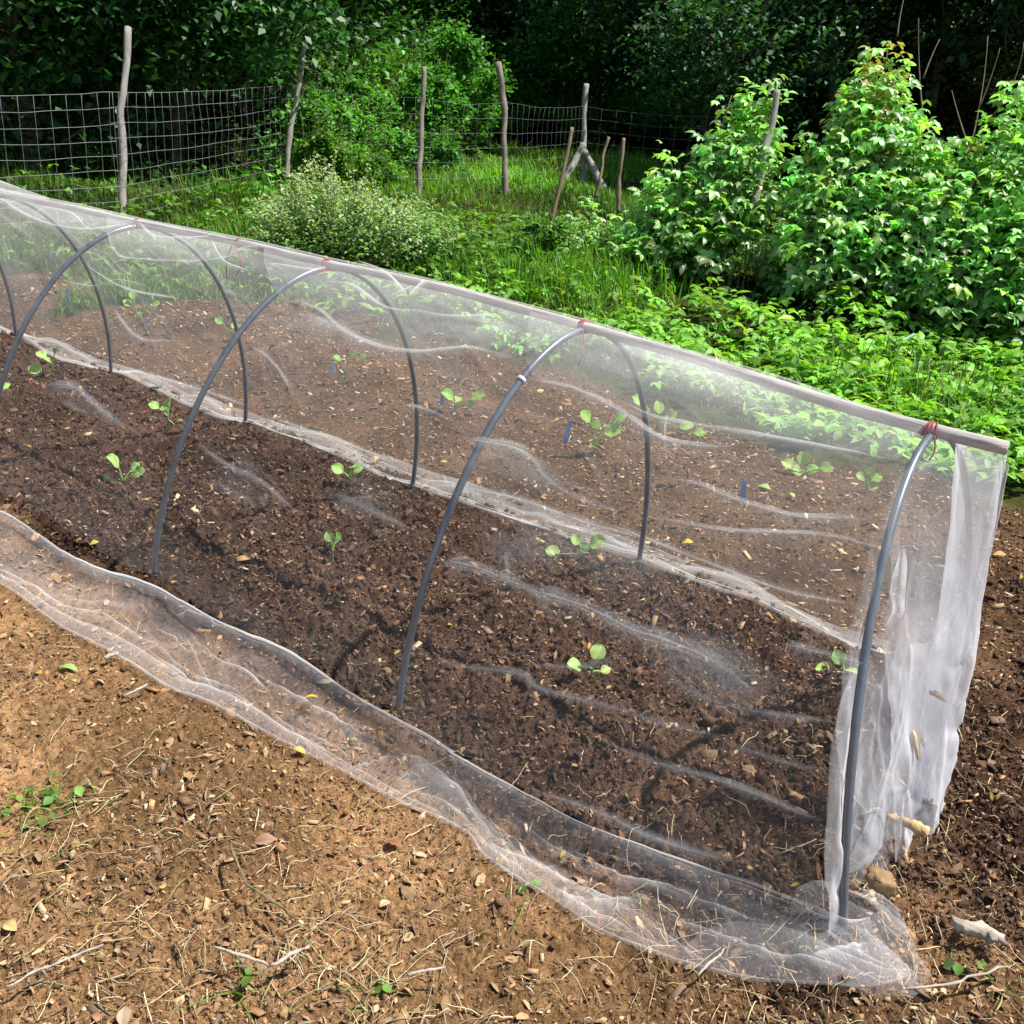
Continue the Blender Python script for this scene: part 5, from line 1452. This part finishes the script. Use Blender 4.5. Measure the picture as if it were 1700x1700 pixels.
for i, (pf, pt, r0, r1, lb, mt) in enumerate(POSTS):
    f = feet[i]; dd = depth(f); tp = CAM+ray(*pt)*dd; tops.append(tp)
    s_ = dd/12.0
    V, Q, T = rough_post(f-np.array([0, 0, .1])-O, tp-O, r0*s_*.82, r1*s_*.82, mt, seed=i+2, crook=.055)
    o = mesh_np('post', V, Q, T, mt, smooth=True, parent=fence)
    if lb: o['label'] = lb
    print('post', i, 'depth', round(dd, 2), 'height', round(float(tp[2]-f[2]), 2))
dd5 = depth(feet[4])
for pa, pb in [((968, 240), (925, 320)), ((970, 252), (1003, 318))]:
    a = CAM+ray(*pa)*(dd5-.05); b = CAM+ray(*pb)*(dd5-.25)
    V, Q, T = rough_post(b-O, a-O, .045*dd5/12, .04*dd5/12, None, seed=int(pa[0]), crook=.01)
    mesh_np('brace', V, Q, T, M['post_pale'], smooth=True, parent=fence)
# the mesh hangs along the posts and runs on out of the photograph at the left
left = CAM+ray(-150, 146)*(depth(feet[0])*.86)
left[2] -= 1.14
right_ = CAM+ray(1185, 300)*(dd5*1.0); right_[2] = terrain(right_[0], right_[1])
line = [left]+feet+[right_]
for i in range(len(line)-1):
    A0, B0 = np.array(line[i]), np.array(line[i+1])
    L = np.linalg.norm((B0-A0)[:2]); a = Acc()
    nvt = max(4, int(L/.13)); hs = np.linspace(.04, 1.12, 9)
    if i >= 2: hs = np.linspace(.1, 1.12, 7); nvt = max(4, int(L/.22))
    wr = (.0021, .0016, .0011, .0010, .0009, .0009)[i]
    dirn = (B0-A0)/L; nrmv = np.array([-dirn[1], dirn[0], 0])
    def pt(u, h):
        g = A0+(B0-A0)*u
        gzv = g[2]
        sagv = -.035*math.sin(math.pi*u)*h
        wob = .02*float(fbm(np.array([u*5.0+i]), np.array([h*4.0]), 2, 7)[0])
        return g+np.array([0, 0, h+sagv+wob])+nrmv*(wob*1.5+.05)-np.array([0, 0, gzv-g[2]])-O
    for h in hs:
        a.tube(np.array([pt(u, h) for u in np.linspace(0, 1, 22)]), wr, 4)
    for j in range(nvt+1):
        u = j/nvt
        a.tube(np.array([pt(u+.004*float(fbm(np.array([u*40]), np.array([h*3]), 2, 3)[0]), h) for h in hs]), wr*.85, 4)
    a.build('wire_mesh', M['wire'], fence)

# loose stakes
def stake(pf, pt, r, label, mat, dd=0.0, dep=None):
    f = Gt(*pf) if dep is None else CAM+ray(*pf)*dep
    d_ = depth(f); f = CAM+ray(*pf)*(d_+dd); tp = CAM+ray(*pt)*(d_+dd)
    f[2] -= .05
    V, Q, T = rough_post(np.zeros(3), tp-f, r, r*.8, mat, seed=int(pf[0]), crook=.02)
    o = mesh_np('wooden_stake', V, Q, T, mat, smooth=True); o.location = f
    tag(o, label, 'stake', 'wooden stakes among the bushes')
stake((917, 372), (948, 212), .022, 'thin brown stake leaning left of the braced post', M['stake'], dep=9.5)
stake((990, 320), (1010, 228), .020, 'thin brown stake just right of the braced post', M['stake'], dep=10.5)
stake((1028, 345), (1033, 230), .024, 'slim brown stake farthest right in the meadow', M['stake'], dep=10.0)
stake((1255, 330), (1290, 150), .034, 'leaning pale grey stake among the tall leafy canes', M['post_pale'], dep=7.6)
# cut green stems lying at the foot of the thicket
def cut_stem(pa, pb, lb, r=.009):
    g = Gt(*pa); d_ = depth(g); a = CAM+ray(*pa)*d_; b = CAM+ray(*pb)*(d_+.05)
    V, Q, T = tube_np(np.array([[0, 0, 0], (b-a)*.5+np.array([0, 0, .01]), b-a]), r, 6)
    o = mesh_np('cut_stem', V, Q, T, M['cutstem'], smooth=True); o.location = a
    tag(o, lb, 'stem', 'cut leek-like stems at the thicket foot')
M['cutstem'] = plain_mat('grey_green_stem', (.16, .30, .22), .5, .4, .25, 30)
cut_stem((1385, 535), (1421, 482), 'longest upright grey green cut stem before the dark thicket', .011)
cut_stem((1345, 540), (1385, 505), 'grey green cut stem lying left of the longest one')
cut_stem((1285, 532), (1302, 515), 'short cut stem end at the left of the pile', .008)
cut_stem((1470, 585), (1518, 555), 'thick grey green stem at the right of the pile', .012)

# ------------------------------------------------------------------ light, sky, camera
SUN_EL = R(62)
sd2 = np.array([0.75, 0.66])
sun_dir = np.array([sd2[0]*math.cos(SUN_EL), sd2[1]*math.cos(SUN_EL), math.sin(SUN_EL)])
from mathutils import Vector, Matrix
sl = bpy.data.lights.new('sun', 'SUN'); sl.energy = 5.0; sl.angle = R(0.8); sl.color = (1.0, 0.955, 0.88)
so = bpy.data.objects.new('sun', sl); C.objects.link(so)
so.rotation_euler = Vector(sun_dir).to_track_quat('Z', 'Y').to_euler(); so.location = (0, 0, 12)
w = bpy.data.worlds.new('World'); scene.world = w; w.use_nodes = True
nt = w.node_tree; nt.nodes.clear()
sky = nt.nodes.new('ShaderNodeTexSky'); sky.sky_type = 'NISHITA'; sky.sun_disc = False
sky.sun_elevation = SUN_EL; sky.sun_rotation = math.atan2(sun_dir[0], sun_dir[1])
bg = nt.nodes.new('ShaderNodeBackground'); bg.inputs['Strength'].default_value = 0.085
wo = nt.nodes.new('ShaderNodeOutputWorld')
nt.links.new(sky.outputs[0], bg.inputs[0]); nt.links.new(bg.outputs[0], wo.inputs[0])

cd = bpy.data.cameras.new('camera'); cam = bpy.data.objects.new('camera', cd); C.objects.link(cam)
cd.sensor_fit = 'HORIZONTAL'; cd.sensor_width = 36; cd.lens = 36*F_PX/1700; cd.clip_end = 1000; cd.clip_start = 0.05
mt = Matrix(((RT[0], UP[0], -_fw[0], CAM[0]), (RT[1], UP[1], -_fw[1], CAM[1]), (RT[2], UP[2], -_fw[2], CAM[2]), (0, 0, 0, 1)))
cam.matrix_world = mt
scene.camera = cam
scene.render.engine = 'CYCLES'
cy = scene.cycles
cy.max_bounces = 8; cy.diffuse_bounces = 3; cy.glossy_bounces = 2; cy.transmission_bounces = 4; cy.transparent_max_bounces = 32
cy.use_denoising = True
scene.view_settings.view_transform = 'Standard'; scene.view_settings.look = 'None'
scene.view_settings.exposure = 0.8; scene.view_settings.gamma = 1.0
scene.render.resolution_x = 1024; scene.render.resolution_y = 1024
